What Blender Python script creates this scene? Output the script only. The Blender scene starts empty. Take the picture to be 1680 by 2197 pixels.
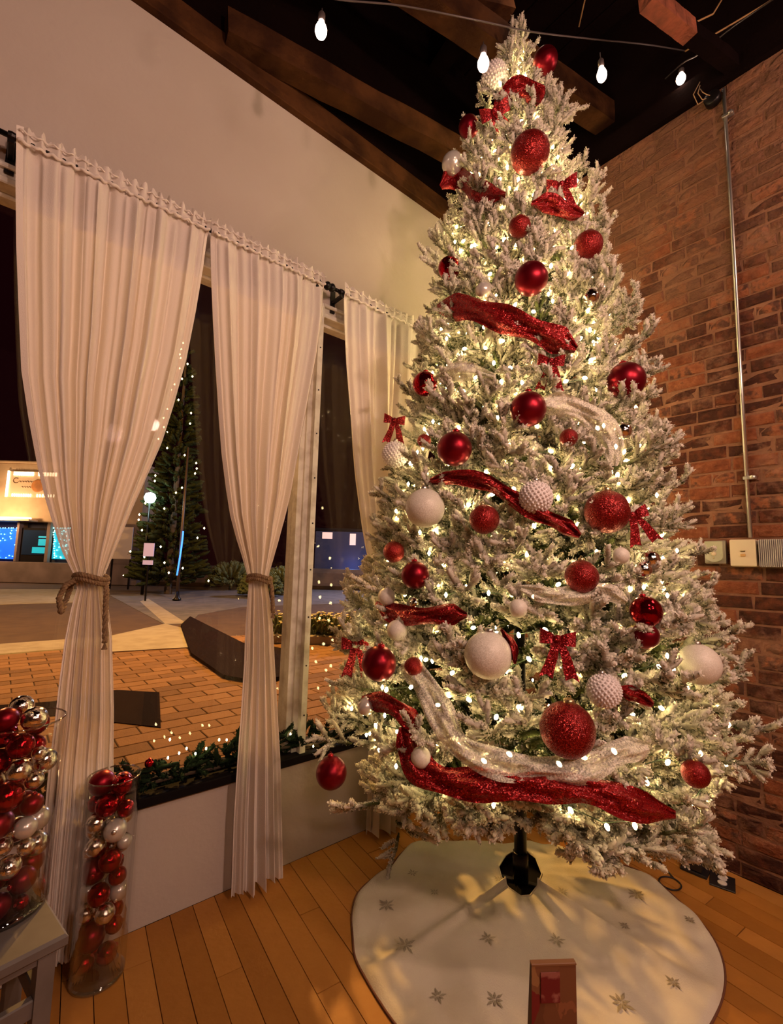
import bpy, math, random
import numpy as np
from mathutils import Vector, Matrix, Quaternion
random.seed(7); rng = np.random.default_rng(7)
PI = math.pi
S = bpy.context.scene
COL = S.collection
# ------------------------------------------------------------------ camera
F = 991.8; CX, CY = 840.0, 1098.5; H = 1.32
YAW, PITCH, ROLL = math.radians(39.957), math.radians(6.325), math.radians(1.4886)
fw = np.array([math.sin(YAW)*math.cos(PITCH), math.cos(YAW)*math.cos(PITCH), math.sin(PITCH)])
_r0 = np.array([math.cos(YAW), -math.sin(YAW), 0.0]); _u0 = np.cross(_r0, fw)
RT = _r0*math.cos(ROLL) + _u0*math.sin(ROLL); UP = _u0*math.cos(ROLL) - _r0*math.sin(ROLL)
F0 = np.array([math.sin(YAW), math.cos(YAW), 0.0]); O = np.array([0, 0, H])
cam = bpy.data.objects.new('camera', bpy.data.cameras.new('camera')); COL.objects.link(cam)
cam.matrix_world = Matrix(((RT[0], UP[0], -fw[0], 0), (RT[1], UP[1], -fw[1], 0), (RT[2], UP[2], -fw[2], H), (0, 0, 0, 1)))
cam.data.sensor_fit = 'HORIZONTAL'; cam.data.sensor_width = 36; cam.data.lens = F*36/1680
cam.data.clip_start = 0.05; cam.data.clip_end = 200
S.camera = cam
# ------------------------------------------------------------------ world, exposure
w = bpy.data.worlds.new('night'); S.world = w; w.use_nodes = True
w.node_tree.nodes['Background'].inputs[0].default_value = (0.0045, 0.0005, 0.0008, 1)
w.node_tree.nodes['Background'].inputs[1].default_value = 1.0
S.view_settings.view_transform = 'Standard'; S.view_settings.look = 'None'
S.view_settings.gamma = 1; S.view_settings.use_curve_mapping = False
S.view_settings.exposure = 0.38
S.cycles.use_denoising = True
S.cycles.max_bounces = 7; S.cycles.transparent_max_bounces = 24; S.cycles.caustics_reflective = False; S.cycles.caustics_refractive = False
S.cycles.sample_clamp_indirect = 6
def lamp(name, loc, col, watts, r=0.05, kind='POINT', rot=None, size=None):
    d = bpy.data.lights.new(name, kind); d.color = col; d.energy = watts
    if kind == 'AREA': d.size = size or 1
    else: d.shadow_soft_size = r
    o = bpy.data.objects.new(name, d); COL.objects.link(o); o.location = loc
    if rot: o.rotation_euler = rot
    return o
WARM = (1.0, 0.61, 0.46)
# the room's other string bulbs, behind and above the photographer, plus one added fill lamp
lamp('room_bulb_light', (.85, -1.9, 2.7), WARM, 112, 0.10)
lamp('room_bulb_light', (-0.7, -1.9, 2.7), WARM, 50, 0.10)
lamp('room_bulb_light', (.9, -.25, 2.45), WARM, 26, 0.05)  # fill lamp added near the camera to brighten the tree front
lamp('room_bulb_light', (2.42, -0.5, 3.3), WARM, 20, 0.06)
# street lamps
lamp('street_light_warm', (4.2, 8.2, 5.5), (1.0, 0.50, 0.11), 2000, 0.15)
lamp('street_light_warm', (-1.5, 13.0, 5.5), (1.0, 0.50, 0.16), 1500, 0.15)
lamp('street_light_cool', (13, 15, 5), (.75, .75, 1.0), 1300, 0.2)
lamp('street_light_warm', (2.5, 19.5, 2.3), (1.0, 0.55, 0.24), 60, 0.2)

def ray(px, py): return fw + RT*(px-CX)/F - UP*(py-CY)/F
def onp(px, py, a, v):
    d = ray(px, py); return O + d*((v-O[a])/d[a])
def onz(px, py, z): return onp(px, py, 2, z)
def ony(px, py, y): return onp(px, py, 1, y)
def onx(px, py, x): return onp(px, py, 0, x)
def fwd(px, py, D):
    d = ray(px, py); return O + d*(D/(d@F0))
def V(p): return Vector((float(p[0]), float(p[1]), float(p[2])))

YW, XB, WT, BT, SILL = 1.941, 2.60, 3.53, 3.775, 0.42
# ------------------------------------------------------------------ materials
def newmat(name):
    m = bpy.data.materials.new(name); m.use_nodes = True
    nt = m.node_tree; return m, nt, nt.nodes['Principled BSDF'], nt.nodes['Material Output']
def N(nt, t, **kw):
    n = nt.nodes.new(t)
    for k, v in kw.items():
        if k in n.inputs: n.inputs[k].default_value = v
        else: setattr(n, k, v)
    return n
def c4(c): return (c[0], c[1], c[2], 1)
def mat(name, col, rough=0.6, metal=0, col2=None, scale=8, bump=0, bscale=60, spec=0.5, detail=4, stretch=None, lo=.35, hi=.65, coat=0, sss=0):
    m, nt, b, out = newmat(name)
    b.inputs['Base Color'].default_value = c4(col); b.inputs['Roughness'].default_value = rough
    b.inputs['Metallic'].default_value = metal; b.inputs['Specular IOR Level'].default_value = spec
    if coat: b.inputs['Coat Weight'].default_value = coat
    tc = N(nt, 'ShaderNodeTexCoord'); src = tc.outputs['Object']
    if stretch:
        mp = N(nt, 'ShaderNodeMapping'); mp.inputs['Scale'].default_value = stretch; nt.links.new(src, mp.inputs[0]); src = mp.outputs[0]
    if col2:
        n = N(nt, 'ShaderNodeTexNoise', Scale=scale, Detail=detail); nt.links.new(src, n.inputs['Vector'])
        r = N(nt, 'ShaderNodeMapRange'); r.inputs[1].default_value = lo; r.inputs[2].default_value = hi; nt.links.new(n.outputs[0], r.inputs[0])
        x = N(nt, 'ShaderNodeMix', data_type='RGBA'); x.inputs[6].default_value = c4(col); x.inputs[7].default_value = c4(col2)
        nt.links.new(r.outputs[0], x.inputs[0]); nt.links.new(x.outputs[2], b.inputs['Base Color'])
    if bump:
        n = N(nt, 'ShaderNodeTexNoise', Scale=bscale, Detail=3); nt.links.new(src, n.inputs['Vector'])
        bp = N(nt, 'ShaderNodeBump', Strength=bump, Distance=0.01); nt.links.new(n.outputs[0], bp.inputs['Height']); nt.links.new(bp.outputs[0], b.inputs['Normal'])
    return m
def emit(name, col, s):
    m, nt, b, out = newmat(name)
    b.inputs['Base Color'].default_value = c4(col); b.inputs['Emission Color'].default_value = c4(col); b.inputs['Emission Strength'].default_value = s
    b.inputs['Roughness'].default_value = .3
    return m
def glitter(name, col, col2, scale, metal=.6, rough=.3, amt=.55, trans=0.0):
    m, nt, b, out = newmat(name)
    tc = N(nt, 'ShaderNodeTexCoord')
    v = N(nt, 'ShaderNodeTexVoronoi', Scale=scale); nt.links.new(tc.outputs['Object'], v.inputs['Vector'])
    x = N(nt, 'ShaderNodeMix', data_type='RGBA'); x.inputs[6].default_value = c4(col); x.inputs[7].default_value = c4(col2)
    sp = N(nt, 'ShaderNodeSeparateColor'); nt.links.new(v.outputs['Color'], sp.inputs[0])
    pw = N(nt, 'ShaderNodeMath', operation='POWER'); pw.inputs[1].default_value = 2.5; nt.links.new(sp.outputs[0], pw.inputs[0])
    nt.links.new(pw.outputs[0], x.inputs[0]); nt.links.new(x.outputs[2], b.inputs['Base Color'])
    geo = N(nt, 'ShaderNodeNewGeometry')
    sub = N(nt, 'ShaderNodeVectorMath', operation='SUBTRACT'); sub.inputs[1].default_value = (.5, .5, .5); nt.links.new(v.outputs['Color'], sub.inputs[0])
    scl = N(nt, 'ShaderNodeVectorMath', operation='SCALE'); scl.inputs['Scale'].default_value = amt; nt.links.new(sub.outputs[0], scl.inputs[0])
    ad = N(nt, 'ShaderNodeVectorMath', operation='ADD'); nt.links.new(geo.outputs['Normal'], ad.inputs[0]); nt.links.new(scl.outputs[0], ad.inputs[1])
    nm = N(nt, 'ShaderNodeVectorMath', operation='NORMALIZE'); nt.links.new(ad.outputs[0], nm.inputs[0]); nt.links.new(nm.outputs[0], b.inputs['Normal'])
    b.inputs['Metallic'].default_value = metal; b.inputs['Roughness'].default_value = rough
    if trans:
        t = N(nt, 'ShaderNodeBsdfTransparent'); mx = N(nt, 'ShaderNodeMixShader')
        n2 = N(nt, 'ShaderNodeTexNoise', Scale=scale*.7, Detail=1); nt.links.new(tc.outputs['Object'], n2.inputs['Vector'])
        r = N(nt, 'ShaderNodeMapRange'); r.inputs[1].default_value = .35; r.inputs[2].default_value = .65
        r.inputs[3].default_value = max(0, trans-.3); r.inputs[4].default_value = min(1, trans+.3)
        nt.links.new(n2.outputs[0], r.inputs[0]); nt.links.new(r.outputs[0], mx.inputs[0])
        nt.links.new(b.outputs[0], mx.inputs[1]); nt.links.new(t.outputs[0], mx.inputs[2]); nt.links.new(mx.outputs[0], out.inputs[0])
    return m
def cloth(name, col, transp, transl=.35, wave=0, sparkle=0):
    m, nt, b, out = newmat(name)
    b.inputs['Base Color'].default_value = c4(col); b.inputs['Roughness'].default_value = .9; b.inputs['Specular IOR Level'].default_value = .1 + sparkle
    tr = N(nt, 'ShaderNodeBsdfTranslucent', Color=c4(col)); tp = N(nt, 'ShaderNodeBsdfTransparent')
    m1 = N(nt, 'ShaderNodeMixShader', Fac=transl); m2 = N(nt, 'ShaderNodeMixShader', Fac=transp)
    tc = N(nt, 'ShaderNodeTexCoord'); n = N(nt, 'ShaderNodeTexNoise', Scale=260, Detail=1); nt.links.new(tc.outputs['Object'], n.inputs['Vector'])
    bp = N(nt, 'ShaderNodeBump', Strength=.25, Distance=.004); nt.links.new(n.outputs[0], bp.inputs['Height']); nt.links.new(bp.outputs[0], b.inputs['Normal'])
    nt.links.new(b.outputs[0], m1.inputs[1]); nt.links.new(tr.outputs[0], m1.inputs[2])
    nt.links.new(m1.outputs[0], m2.inputs[1]); nt.links.new(tp.outputs[0], m2.inputs[2]); nt.links.new(m2.outputs[0], out.inputs[0])
    return m
def glass(name, ior=1.45, tint=(1, 1, 1), rough=0.0, boost=0.0):
    m, nt, b, out = newmat(name); nt.nodes.remove(b)
    t = N(nt, 'ShaderNodeBsdfTransparent', Color=c4(tint)); g = N(nt, 'ShaderNodeBsdfGlossy', Roughness=rough)
    lw = N(nt, 'ShaderNodeLayerWeight', Blend=.5); pw = N(nt, 'ShaderNodeMath', operation='POWER'); pw.inputs[1].default_value = 5
    f = N(nt, 'ShaderNodeMath', operation='MULTIPLY_ADD'); f.inputs[1].default_value = .9; f.inputs[2].default_value = ((ior-1)/(ior+1))**2
    nt.links.new(lw.outputs['Facing'], pw.inputs[0]); nt.links.new(pw.outputs[0], f.inputs[0])
    ad = N(nt, 'ShaderNodeMath', operation='ADD'); ad.inputs[1].default_value = boost
    mx = N(nt, 'ShaderNodeMixShader'); nt.links.new(f.outputs[0], ad.inputs[0]); nt.links.new(ad.outputs[0], mx.inputs[0])
    nt.links.new(t.outputs[0], mx.inputs[1]); nt.links.new(g.outputs[0], mx.inputs[2]); nt.links.new(mx.outputs[0], out.inputs[0])
    return m
def attrmat(name, attr, stops, rough=.9, nscale=40, namt=.25, bump=.3, bscale=90, transl=0, patch=None, spec=.3, zsmear=None):
    """colour ramp over a per-piece attribute, broken up by noise"""
    m, nt, b, out = newmat(name)
    a = N(nt, 'ShaderNodeAttribute', attribute_name=attr)
    tc = N(nt, 'ShaderNodeTexCoord'); geo = N(nt, 'ShaderNodeNewGeometry')
    n = N(nt, 'ShaderNodeTexNoise', Scale=nscale, Detail=3); nt.links.new(geo.outputs['Position'], n.inputs['Vector'])
    mu = N(nt, 'ShaderNodeMath', operation='MULTIPLY_ADD'); mu.inputs[1].default_value = namt*2; mu.inputs[2].default_value = -namt
    nt.links.new(n.outputs[0], mu.inputs[0])
    ad = N(nt, 'ShaderNodeMath', operation='ADD'); nt.links.new(a.outputs['Fac'], ad.inputs[0]); nt.links.new(mu.outputs[0], ad.inputs[1])
    r = N(nt, 'ShaderNodeValToRGB'); nt.links.new(ad.outputs[0], r.inputs[0])
    e = r.color_ramp.elements
    while len(e) < len(stops): e.new(.5)
    for i, (p, c) in enumerate(stops): e[i].position = p; e[i].color = c4(c)
    csrc = r.outputs[0]
    if patch:   # (colour, scale, lo, hi)
        n2 = N(nt, 'ShaderNodeTexNoise', Scale=patch[1], Detail=5, Roughness=.65); nt.links.new(geo.outputs['Position'], n2.inputs['Vector'])
        mr = N(nt, 'ShaderNodeMapRange'); mr.inputs[1].default_value = patch[2]; mr.inputs[2].default_value = patch[3]; nt.links.new(n2.outputs[0], mr.inputs[0])
        x = N(nt, 'ShaderNodeMix', data_type='RGBA'); x.inputs[7].default_value = c4(patch[0])
        nt.links.new(mr.outputs[0], x.inputs[0]); nt.links.new(csrc, x.inputs[6]); csrc = x.outputs[2]
    if zsmear:   # old plaster and dust smeared over the higher courses (colour, z where it starts, z where it is full)
        sx = N(nt, 'ShaderNodeSeparateXYZ'); nt.links.new(geo.outputs['Position'], sx.inputs[0])
        mz = N(nt, 'ShaderNodeMapRange'); mz.inputs[1].default_value = zsmear[1]; mz.inputs[2].default_value = zsmear[2]; mz.inputs[3].default_value = -.25; mz.inputs[4].default_value = .22; nt.links.new(sx.outputs[2], mz.inputs[0])
        n4 = N(nt, 'ShaderNodeTexNoise', Scale=3.4, Detail=7, Roughness=.72); nt.links.new(geo.outputs['Position'], n4.inputs['Vector'])
        a4 = N(nt, 'ShaderNodeMath', operation='ADD'); nt.links.new(n4.outputs[0], a4.inputs[0]); nt.links.new(mz.outputs[0], a4.inputs[1])
        r4 = N(nt, 'ShaderNodeMapRange'); r4.inputs[1].default_value = .48; r4.inputs[2].default_value = .66; r4.inputs[4].default_value = .72; nt.links.new(a4.outputs[0], r4.inputs[0])
        x4 = N(nt, 'ShaderNodeMix', data_type='RGBA'); x4.inputs[7].default_value = c4(zsmear[0]); nt.links.new(r4.outputs[0], x4.inputs[0]); nt.links.new(csrc, x4.inputs[6]); csrc = x4.outputs[2]
    nt.links.new(csrc, b.inputs['Base Color']); b.inputs['Roughness'].default_value = rough; b.inputs['Specular IOR Level'].default_value = spec
    if bump:
        n3 = N(nt, 'ShaderNodeTexNoise', Scale=bscale, Detail=3); nt.links.new(geo.outputs['Position'], n3.inputs['Vector'])
        bp = N(nt, 'ShaderNodeBump', Strength=bump, Distance=.01); nt.links.new(n3.outputs[0], bp.inputs['Height']); nt.links.new(bp.outputs[0], b.inputs['Normal'])
    if transl:
        tr = N(nt, 'ShaderNodeBsdfTranslucent'); nt.links.new(csrc, tr.inputs[0])
        mx = N(nt, 'ShaderNodeMixShader', Fac=transl); nt.links.new(b.outputs[0], mx.inputs[1]); nt.links.new(tr.outputs[0], mx.inputs[2]); nt.links.new(mx.outputs[0], out.inputs[0])
    return m
M = {}
M['plaster'] = mat('plaster', (.52, .46, .42), .85, col2=(.46, .395, .35), scale=1.3, bump=.15, bscale=35)
M['white_paint'] = mat('white_paint', (.72, .70, .66), .5, col2=(.6, .57, .52), scale=9, bump=.1, bscale=30)
M['old_white'] = mat('old_white', (.66, .64, .58), .55, col2=(.42, .38, .32), scale=14, bump=.2, bscale=60, lo=.45, hi=.75)
M['black_paint'] = mat('black_paint', (.006, .004, .004), .8, bump=.05, spec=.1)
M['rear_wall'] = mat('rear_wall', (.10, .05, .035), .9, col2=(.06, .03, .02), scale=3)
M['mortar'] = attrmat('mortar', 'rnd', [(0, (.20, .095, .055)), (.25, (.31, .155, .095)), (1, (.33, .17, .10))], nscale=12, namt=.3, bump=.9, bscale=45, zsmear=((.165, .080, .045), 1.6, 3.4))
M['brick'] = attrmat('brick', 'rnd', [(0, (.045, .013, .007)), (.3, (.11, .031, .013)), (.6, (.19, .056, .022)), (.85, (.24, .085, .038)), (1, (.08, .032, .02))], nscale=28, namt=.5, bump=1.0, bscale=60, patch=((.26, .13, .08), 5.5, .52, .72), zsmear=((.150, .072, .040), 1.6, 3.4))
M['floor_wood'] = attrmat('floor_wood', 'rnd', [(0, (.34, .135, .022)), (.5, (.42, .175, .032)), (1, (.49, .215, .048))], rough=.55, nscale=30, namt=.18, bump=.12, bscale=50, spec=.3)
M['beam'] = mat('beam', (.085, .034, .012), .85, col2=(.035, .013, .006), scale=7, bump=.5, bscale=40, spec=.1)
M['beam_red'] = mat('beam_red', (.27, .075, .035), .75, col2=(.14, .04, .018), scale=16, bump=.5, bscale=50)  # redder, paler copy of the beam wood, lamplight painted in
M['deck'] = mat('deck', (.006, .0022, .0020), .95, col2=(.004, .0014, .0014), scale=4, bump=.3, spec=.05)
M['curtain'] = cloth('curtain', (.86, .80, .74), .10, .12)
M['curtain_edge'] = cloth('curtain_edge', (.88, .82, .76), .0, .1)
M['rope'] = mat('rope', (.30, .19, .10), .9, col2=(.2, .12, .06), scale=60, bump=.6, bscale=200)
M['black_iron'] = mat('black_iron', (.012, .010, .011), .35, .6)
M['window_glass'] = glass('window_glass', 1.34)
M['vase_glass'] = glass('vase_glass', 1.35, boost=.01)
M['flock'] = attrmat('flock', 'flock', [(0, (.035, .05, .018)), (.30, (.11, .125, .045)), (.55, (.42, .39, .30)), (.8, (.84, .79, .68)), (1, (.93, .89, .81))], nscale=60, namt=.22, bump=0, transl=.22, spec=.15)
M['bark'] = mat('bark', (.06, .04, .025), .9)
M['cord'] = mat('cord', (.03, .05, .025), .6)
M['tree_bulb'] = emit('tree_bulb', (1.0, .74, .32), 52)
M['tree_bulb_far'] = emit('tree_bulb_far', (1.0, .78, .36), 14)
M['string_bulb'] = emit('string_bulb', (1.0, .70, .52), 13)
M['socket'] = mat('socket', (.10, .08, .08), .4, .3)
M['gold_cap'] = mat('gold_cap', (.75, .6, .35), .3, 1)
M['red_cap'] = mat('red_cap', (.4, .02, .03), .3, .8)
M['silver_cap'] = mat('silver_cap', (.75, .72, .68), .3, 1)
M['red_matte'] = mat('red_matte', (.20, .003, .012), .36, .8)
M['red_shiny'] = mat('red_shiny', (.32, .004, .010), .09, .95, bump=.12, bscale=5)
M['red_glitter'] = glitter('red_glitter', (.13, .002, .003), (.62, .035, .028), 42, .6, .30, .8)
M['red_ribbon'] = glitter('red_ribbon', (.19, .002, .004), (.62, .03, .03), 300, .5, .32, .8, trans=.0)
M['red_bow'] = glitter('red_bow', (.18, .002, .006), (.68, .04, .05), 38, .5, .32, .8)
M['white_glitter'] = glitter('white_glitter', (.74, .70, .60), (.93, .90, .82), 42, .05, .5, .25)
M['white_pom'] = mat('white_pom', (.82, .77, .76), .7)
M['silver_mirror'] = mat('silver_mirror', (.86, .80, .72), .06, 1, bump=.15, bscale=5)
M['pearl'] = mat('pearl', (.74, .70, .64), .25, .45)
M['sheer'] = glitter('sheer', (.88, .84, .68), (.98, .96, .86), 300, .0, .45, .35, trans=.36)
M['skirt'] = mat('skirt', (.74, .68, .55), .9, col2=(.60, .52, .36), scale=3.2, bump=.25, bscale=220, lo=.5, hi=.72)
M['skirt_edge'] = mat('skirt_edge', (.16, .06, .03), .9)
M['snow_print'] = mat('snow_print', (.36, .31, .22), .5, .35, col2=(.5, .45, .35), scale=150)
M['steel'] = mat('steel', (.62, .60, .57), .3, .9)
M['cream'] = mat('cream', (.70, .60, .42), .5)
M['sage'] = mat('sage', (.40, .42, .28), .45, col2=(.5, .5, .38), scale=20)
M['grey_rib'] = mat('grey_rib', (.42, .38, .36), .5, .2)
M['stool_paint'] = mat('stool_paint', (.145, .125, .115), .6, col2=(.11, .095, .085), scale=10)
M['black_plastic'] = mat('black_plastic', (.015, .014, .016), .4)
M['white_plastic'] = mat('white_plastic', (.75, .72, .66), .4)
M['asphalt_light'] = mat('asphalt_light', (.17, .15, .16), .9, col2=(.12, .11, .12), scale=3, bump=.4, bscale=80, spec=.1)  # paler road colour with the bluish lamplight painted in
M['asphalt'] = mat('asphalt', (.085, .045, .025), .9, col2=(.06, .03, .018), scale=3, bump=.4, bscale=80)
M['concrete'] = mat('concrete', (.36, .31, .25), .9, col2=(.28, .23, .18), scale=4, bump=.3)
M['paver'] = attrmat('paver', 'rnd', [(0, (.16, .08, .035)), (.5, (.23, .115, .05)), (1, (.29, .15, .07))], nscale=9, namt=.3, bump=.4)
M['paver_joint'] = mat('paver_joint', (.09, .05, .03), .95)
M['dark_mat'] = mat('dark_mat', (.010, .005, .004), .95, bump=.4, bscale=80, spec=.04)  # near-black colour for the shadow on the outdoor pavers
M['mulch'] = mat('mulch', (.018, .008, .005), .95, col2=(.008, .004, .003), scale=30, bump=1, bscale=60, spec=.04)
M['garland'] = attrmat('garland', 'flock', [(0, (.003, .006, .003)), (.5, (.008, .017, .007)), (1, (.016, .03, .013))], bump=0, spec=.1)
M['stucco'] = mat('stucco', (.50, .36, .24), .9, col2=(.36, .25, .16), scale=.9, bump=.4, bscale=20)
M['store_base'] = mat('store_base', (.20, .14, .13), .9, col2=(.13, .09, .08), scale=1.2)
M['sign_board'] = mat('sign_board', (.56, .42, .30), .7)
M['sign_ink'] = mat('sign_ink', (.16, .09, .05), .7)
M['sign_crest'] = mat('sign_crest', (.50, .20, .06), .7, col2=(.3, .12, .04), scale=3)
M['warm_bulb'] = emit('warm_bulb', (1.0, .75, .45), 6)
M['awning_lamp'] = emit('awning_lamp', (1.0, .74, .42), 3.2)
M['store_glass'] = mat('store_glass', (.01, .02, .05), .1, .0)
M['blue_bulb'] = emit('blue_bulb', (.12, .45, 1.0), 5)
M['cyan_bulb'] = emit('cyan_bulb', (.25, .95, .95), 5)
M['blue_glow'] = emit('blue_glow', (.01, .10, .60), .9)
M['cyan_glow'] = emit('cyan_glow', (.01, .28, .38), .9)
M['lamp_globe'] = emit('lamp_globe', (.62, 1.0, .95), 14)
M['blue_tube'] = emit('blue_tube', (.04, .20, 1.0), 2.2)
M['lit_sign'] = emit('lit_sign', (.38, .30, .42), .5)  # purplish light falling on the sign plates, put in as a glow
M['lit_window'] = emit('lit_window', (.75, .50, .42), .6)
M['dark_wall'] = mat('dark_wall', (.02, .022, .05), .8)
M['dark_bank'] = mat('dark_bank', (.10, .055, .03), .95, col2=(.05, .03, .02), scale=1.5)
M['bush'] = attrmat('bush', 'flock', [(0, (.02, .03, .01)), (.5, (.06, .08, .03)), (1, (.12, .13, .05))], bump=0)
M['bush_dark'] = attrmat('bush_dark', 'flock', [(0, (.006, .009, .003)), (.5, (.018, .024, .008)), (1, (.035, .04, .014))], bump=0, spec=.05)
M['blossom'] = mat('blossom', (.75, .55, .22), .7, col2=(.8, .72, .6), scale=20)
# ------------------------------------------------------------------ mesh helpers
class MB:
    def __init__(s): s.v = []; s.f = []; s.a = []
    def add(s, v, f, a=0.5):
        k = len(s.v); s.v += [tuple(map(float, p)) for p in v]; s.f += [tuple(i+k for i in q) for q in f]
        s.a += list(a) if hasattr(a, '__len__') else [a]*len(v)
        return s
    def box(s, lo, hi, a=.5, bev=0.0, rot=None, org=(0, 0, 0)):
        x0, y0, z0 = lo; x1, y1, z1 = hi
        if bev:
            b = min(bev, (x1-x0)*.45, (y1-y0)*.45, (z1-z0)*.45)
            v = []
            for z, i in ((z0, b), (z0+b, 0), (z1-b, 0), (z1, b)):
                v += [(x0+i+(b if i == 0 else 0)*0, y0+i, z), (x1-i, y0+i, z), (x1-i, y1-i, z), (x0+i, y1-i, z)]
            f = [(3, 2, 1, 0), (12, 13, 14, 15)]
            for k in (0, 4, 8):
                for j in range(4): f.append((k+j, k+(j+1) % 4, k+4+(j+1) % 4, k+4+j))
        else:
            v = [(x0, y0, z0), (x1, y0, z0), (x1, y1, z0), (x0, y1, z0), (x0, y0, z1), (x1, y0, z1), (x1, y1, z1), (x0, y1, z1)]
            f = [(3, 2, 1, 0), (4, 5, 6, 7), (0, 1, 5, 4), (1, 2, 6, 5), (2, 3, 7, 6), (3, 0, 4, 7)]
        if rot is not None: v = [tuple(rot @ Vector(p) + Vector(org)) for p in v]
        return s.add(v, f, a)
    def prism(s, poly, z0, z1, a=.5):
        n = len(poly); v = [(p[0], p[1], z0) for p in poly] + [(p[0], p[1], z1) for p in poly]
        f = [tuple(range(n))[::-1], tuple(range(n, 2*n))] + [(i, (i+1) % n, n+(i+1) % n, n+i) for i in range(n)]
        return s.add(v, f, a)
    def tube(s, pts, r, seg=8, a=.5, cap=True):
        pts = [Vector(tuple(map(float, p))) for p in pts]; n = len(pts); rr = r if hasattr(r, '__len__') else [r]*n
        t0 = (pts[1]-pts[0]).normalized(); ref = Vector((0, 0, 1)) if abs(t0.z) < .9 else Vector((1, 0, 0))
        v = []; f = []
        nrm = t0.cross(ref).normalized()
        for i, p in enumerate(pts):
            t = (pts[min(i+1, n-1)]-pts[max(i-1, 0)]).normalized()
            nrm = (nrm - t*nrm.dot(t)).normalized(); bn = t.cross(nrm)
            for j in range(seg):
                th = 2*PI*j/seg; v.append(p + (nrm*math.cos(th)+bn*math.sin(th))*rr[i])
        for i in range(n-1):
            for j in range(seg):
                f.append((i*seg+j, i*seg+(j+1) % seg, (i+1)*seg+(j+1) % seg, (i+1)*seg+j))
        if cap: f += [tuple(range(seg))[::-1], tuple(range((n-1)*seg, n*seg))]
        return s.add(v, f, a)
    def lathe(s, prof, seg=24, org=(0, 0, 0), a=.5, rot=None):
        v = []; f = []; n = len(prof)
        for (r, z) in prof:
            for j in range(seg):
                th = 2*PI*j/seg; p = Vector((r*math.cos(th), r*math.sin(th), z))
                if rot is not None: p = rot @ p
                v.append(p+Vector(org))
        for i in range(n-1):
            for j in range(seg): f.append((i*seg+j, i*seg+(j+1) % seg, (i+1)*seg+(j+1) % seg, (i+1)*seg+j))
        f += [tuple(range(seg))[::-1], tuple(range((n-1)*seg, n*seg))]
        return s.add(v, f, a)
    def data(s, name, m, smooth=False, attr=None):
        me = bpy.data.meshes.new(name); me.from_pydata(s.v, [], s.f); me.update()
        if m: me.materials.append(m)
        if smooth: me.polygons.foreach_set('use_smooth', [True]*len(me.polygons))
        if attr:
            at = me.attributes.new(attr, 'FLOAT', 'POINT'); at.data.foreach_set('value', s.a)
        return me
    def build(s, name, m, parent=None, smooth=False, attr=None, loc=None):
        return obj(name, s.data(name, m, smooth, attr), parent, loc)
def obj(name, me, parent=None, loc=None, mw=None):
    o = bpy.data.objects.new(name, me); COL.objects.link(o)
    if parent: o.parent = parent
    if loc is not None: o.location = loc
    if mw is not None: o.matrix_local = mw
    return o
def tag(o, label=None, cat=None, group=None, kind=None):
    for k, v in (('label', label), ('category', cat), ('group', group), ('kind', kind)):
        if v: o[k] = v
    return o
def empty(name, loc=(0, 0, 0), label=None, cat=None, group=None, rz=0, kind=None):
    o = bpy.data.objects.new(name, None); COL.objects.link(o); o.location = V(loc); o.rotation_euler = (0, 0, rz)
    return tag(o, label, cat, group, kind)
def npmesh(name, v, f, m, attr=None, av=None):
    """triangle mesh from numpy arrays"""
    me = bpy.data.meshes.new(name); nv, nf = len(v), len(f)
    me.vertices.add(nv); me.vertices.foreach_set('co', np.asarray(v, np.float32).ravel())
    me.loops.add(nf*3); me.loops.foreach_set('vertex_index', np.asarray(f, np.int32).ravel())
    me.polygons.add(nf); me.polygons.foreach_set('loop_start', np.arange(0, nf*3, 3, dtype=np.int32))
    me.update(calc_edges=True); me.materials.append(m)
    if attr:
        at = me.attributes.new(attr, 'FLOAT', 'POINT'); at.data.foreach_set('value', np.asarray(av, np.float32))
    return me
def clip_poly(poly, x0, x1, y0, y1):
    def cl(p, ax, v, s):
        o = []
        for i in range(len(p)):
            a, b = p[i], p[(i+1) % len(p)]; ia, ib = (a[ax]-v)*s <= 0, (b[ax]-v)*s <= 0
            if ia: o.append(a)
            if ia != ib:
                t = (v-a[ax])/(b[ax]-a[ax]); o.append((a[0]+(b[0]-a[0])*t, a[1]+(b[1]-a[1])*t))
        return o
    for ax, v, s in ((0, x0, -1), (0, x1, 1), (1, y0, -1), (1, y1, 1)):
        if poly: poly = cl(poly, ax, v, s)
    return poly
def smoothpath(pts, n):
    out = []
    P = [np.array(p, float) for p in pts]; P = [2*P[0]-P[1]]+P+[2*P[-1]-P[-2]]
    for i in range(1, len(P)-2):
        for k in range(n):
            t = k/n; a, b, c, d = P[i-1:i+3]
            out.append(.5*((2*b)+(-a+c)*t+(2*a-5*b+4*c-d)*t*t+(-a+3*b-3*c+d)*t**3))
    out.append(P[-2]); return out
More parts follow.
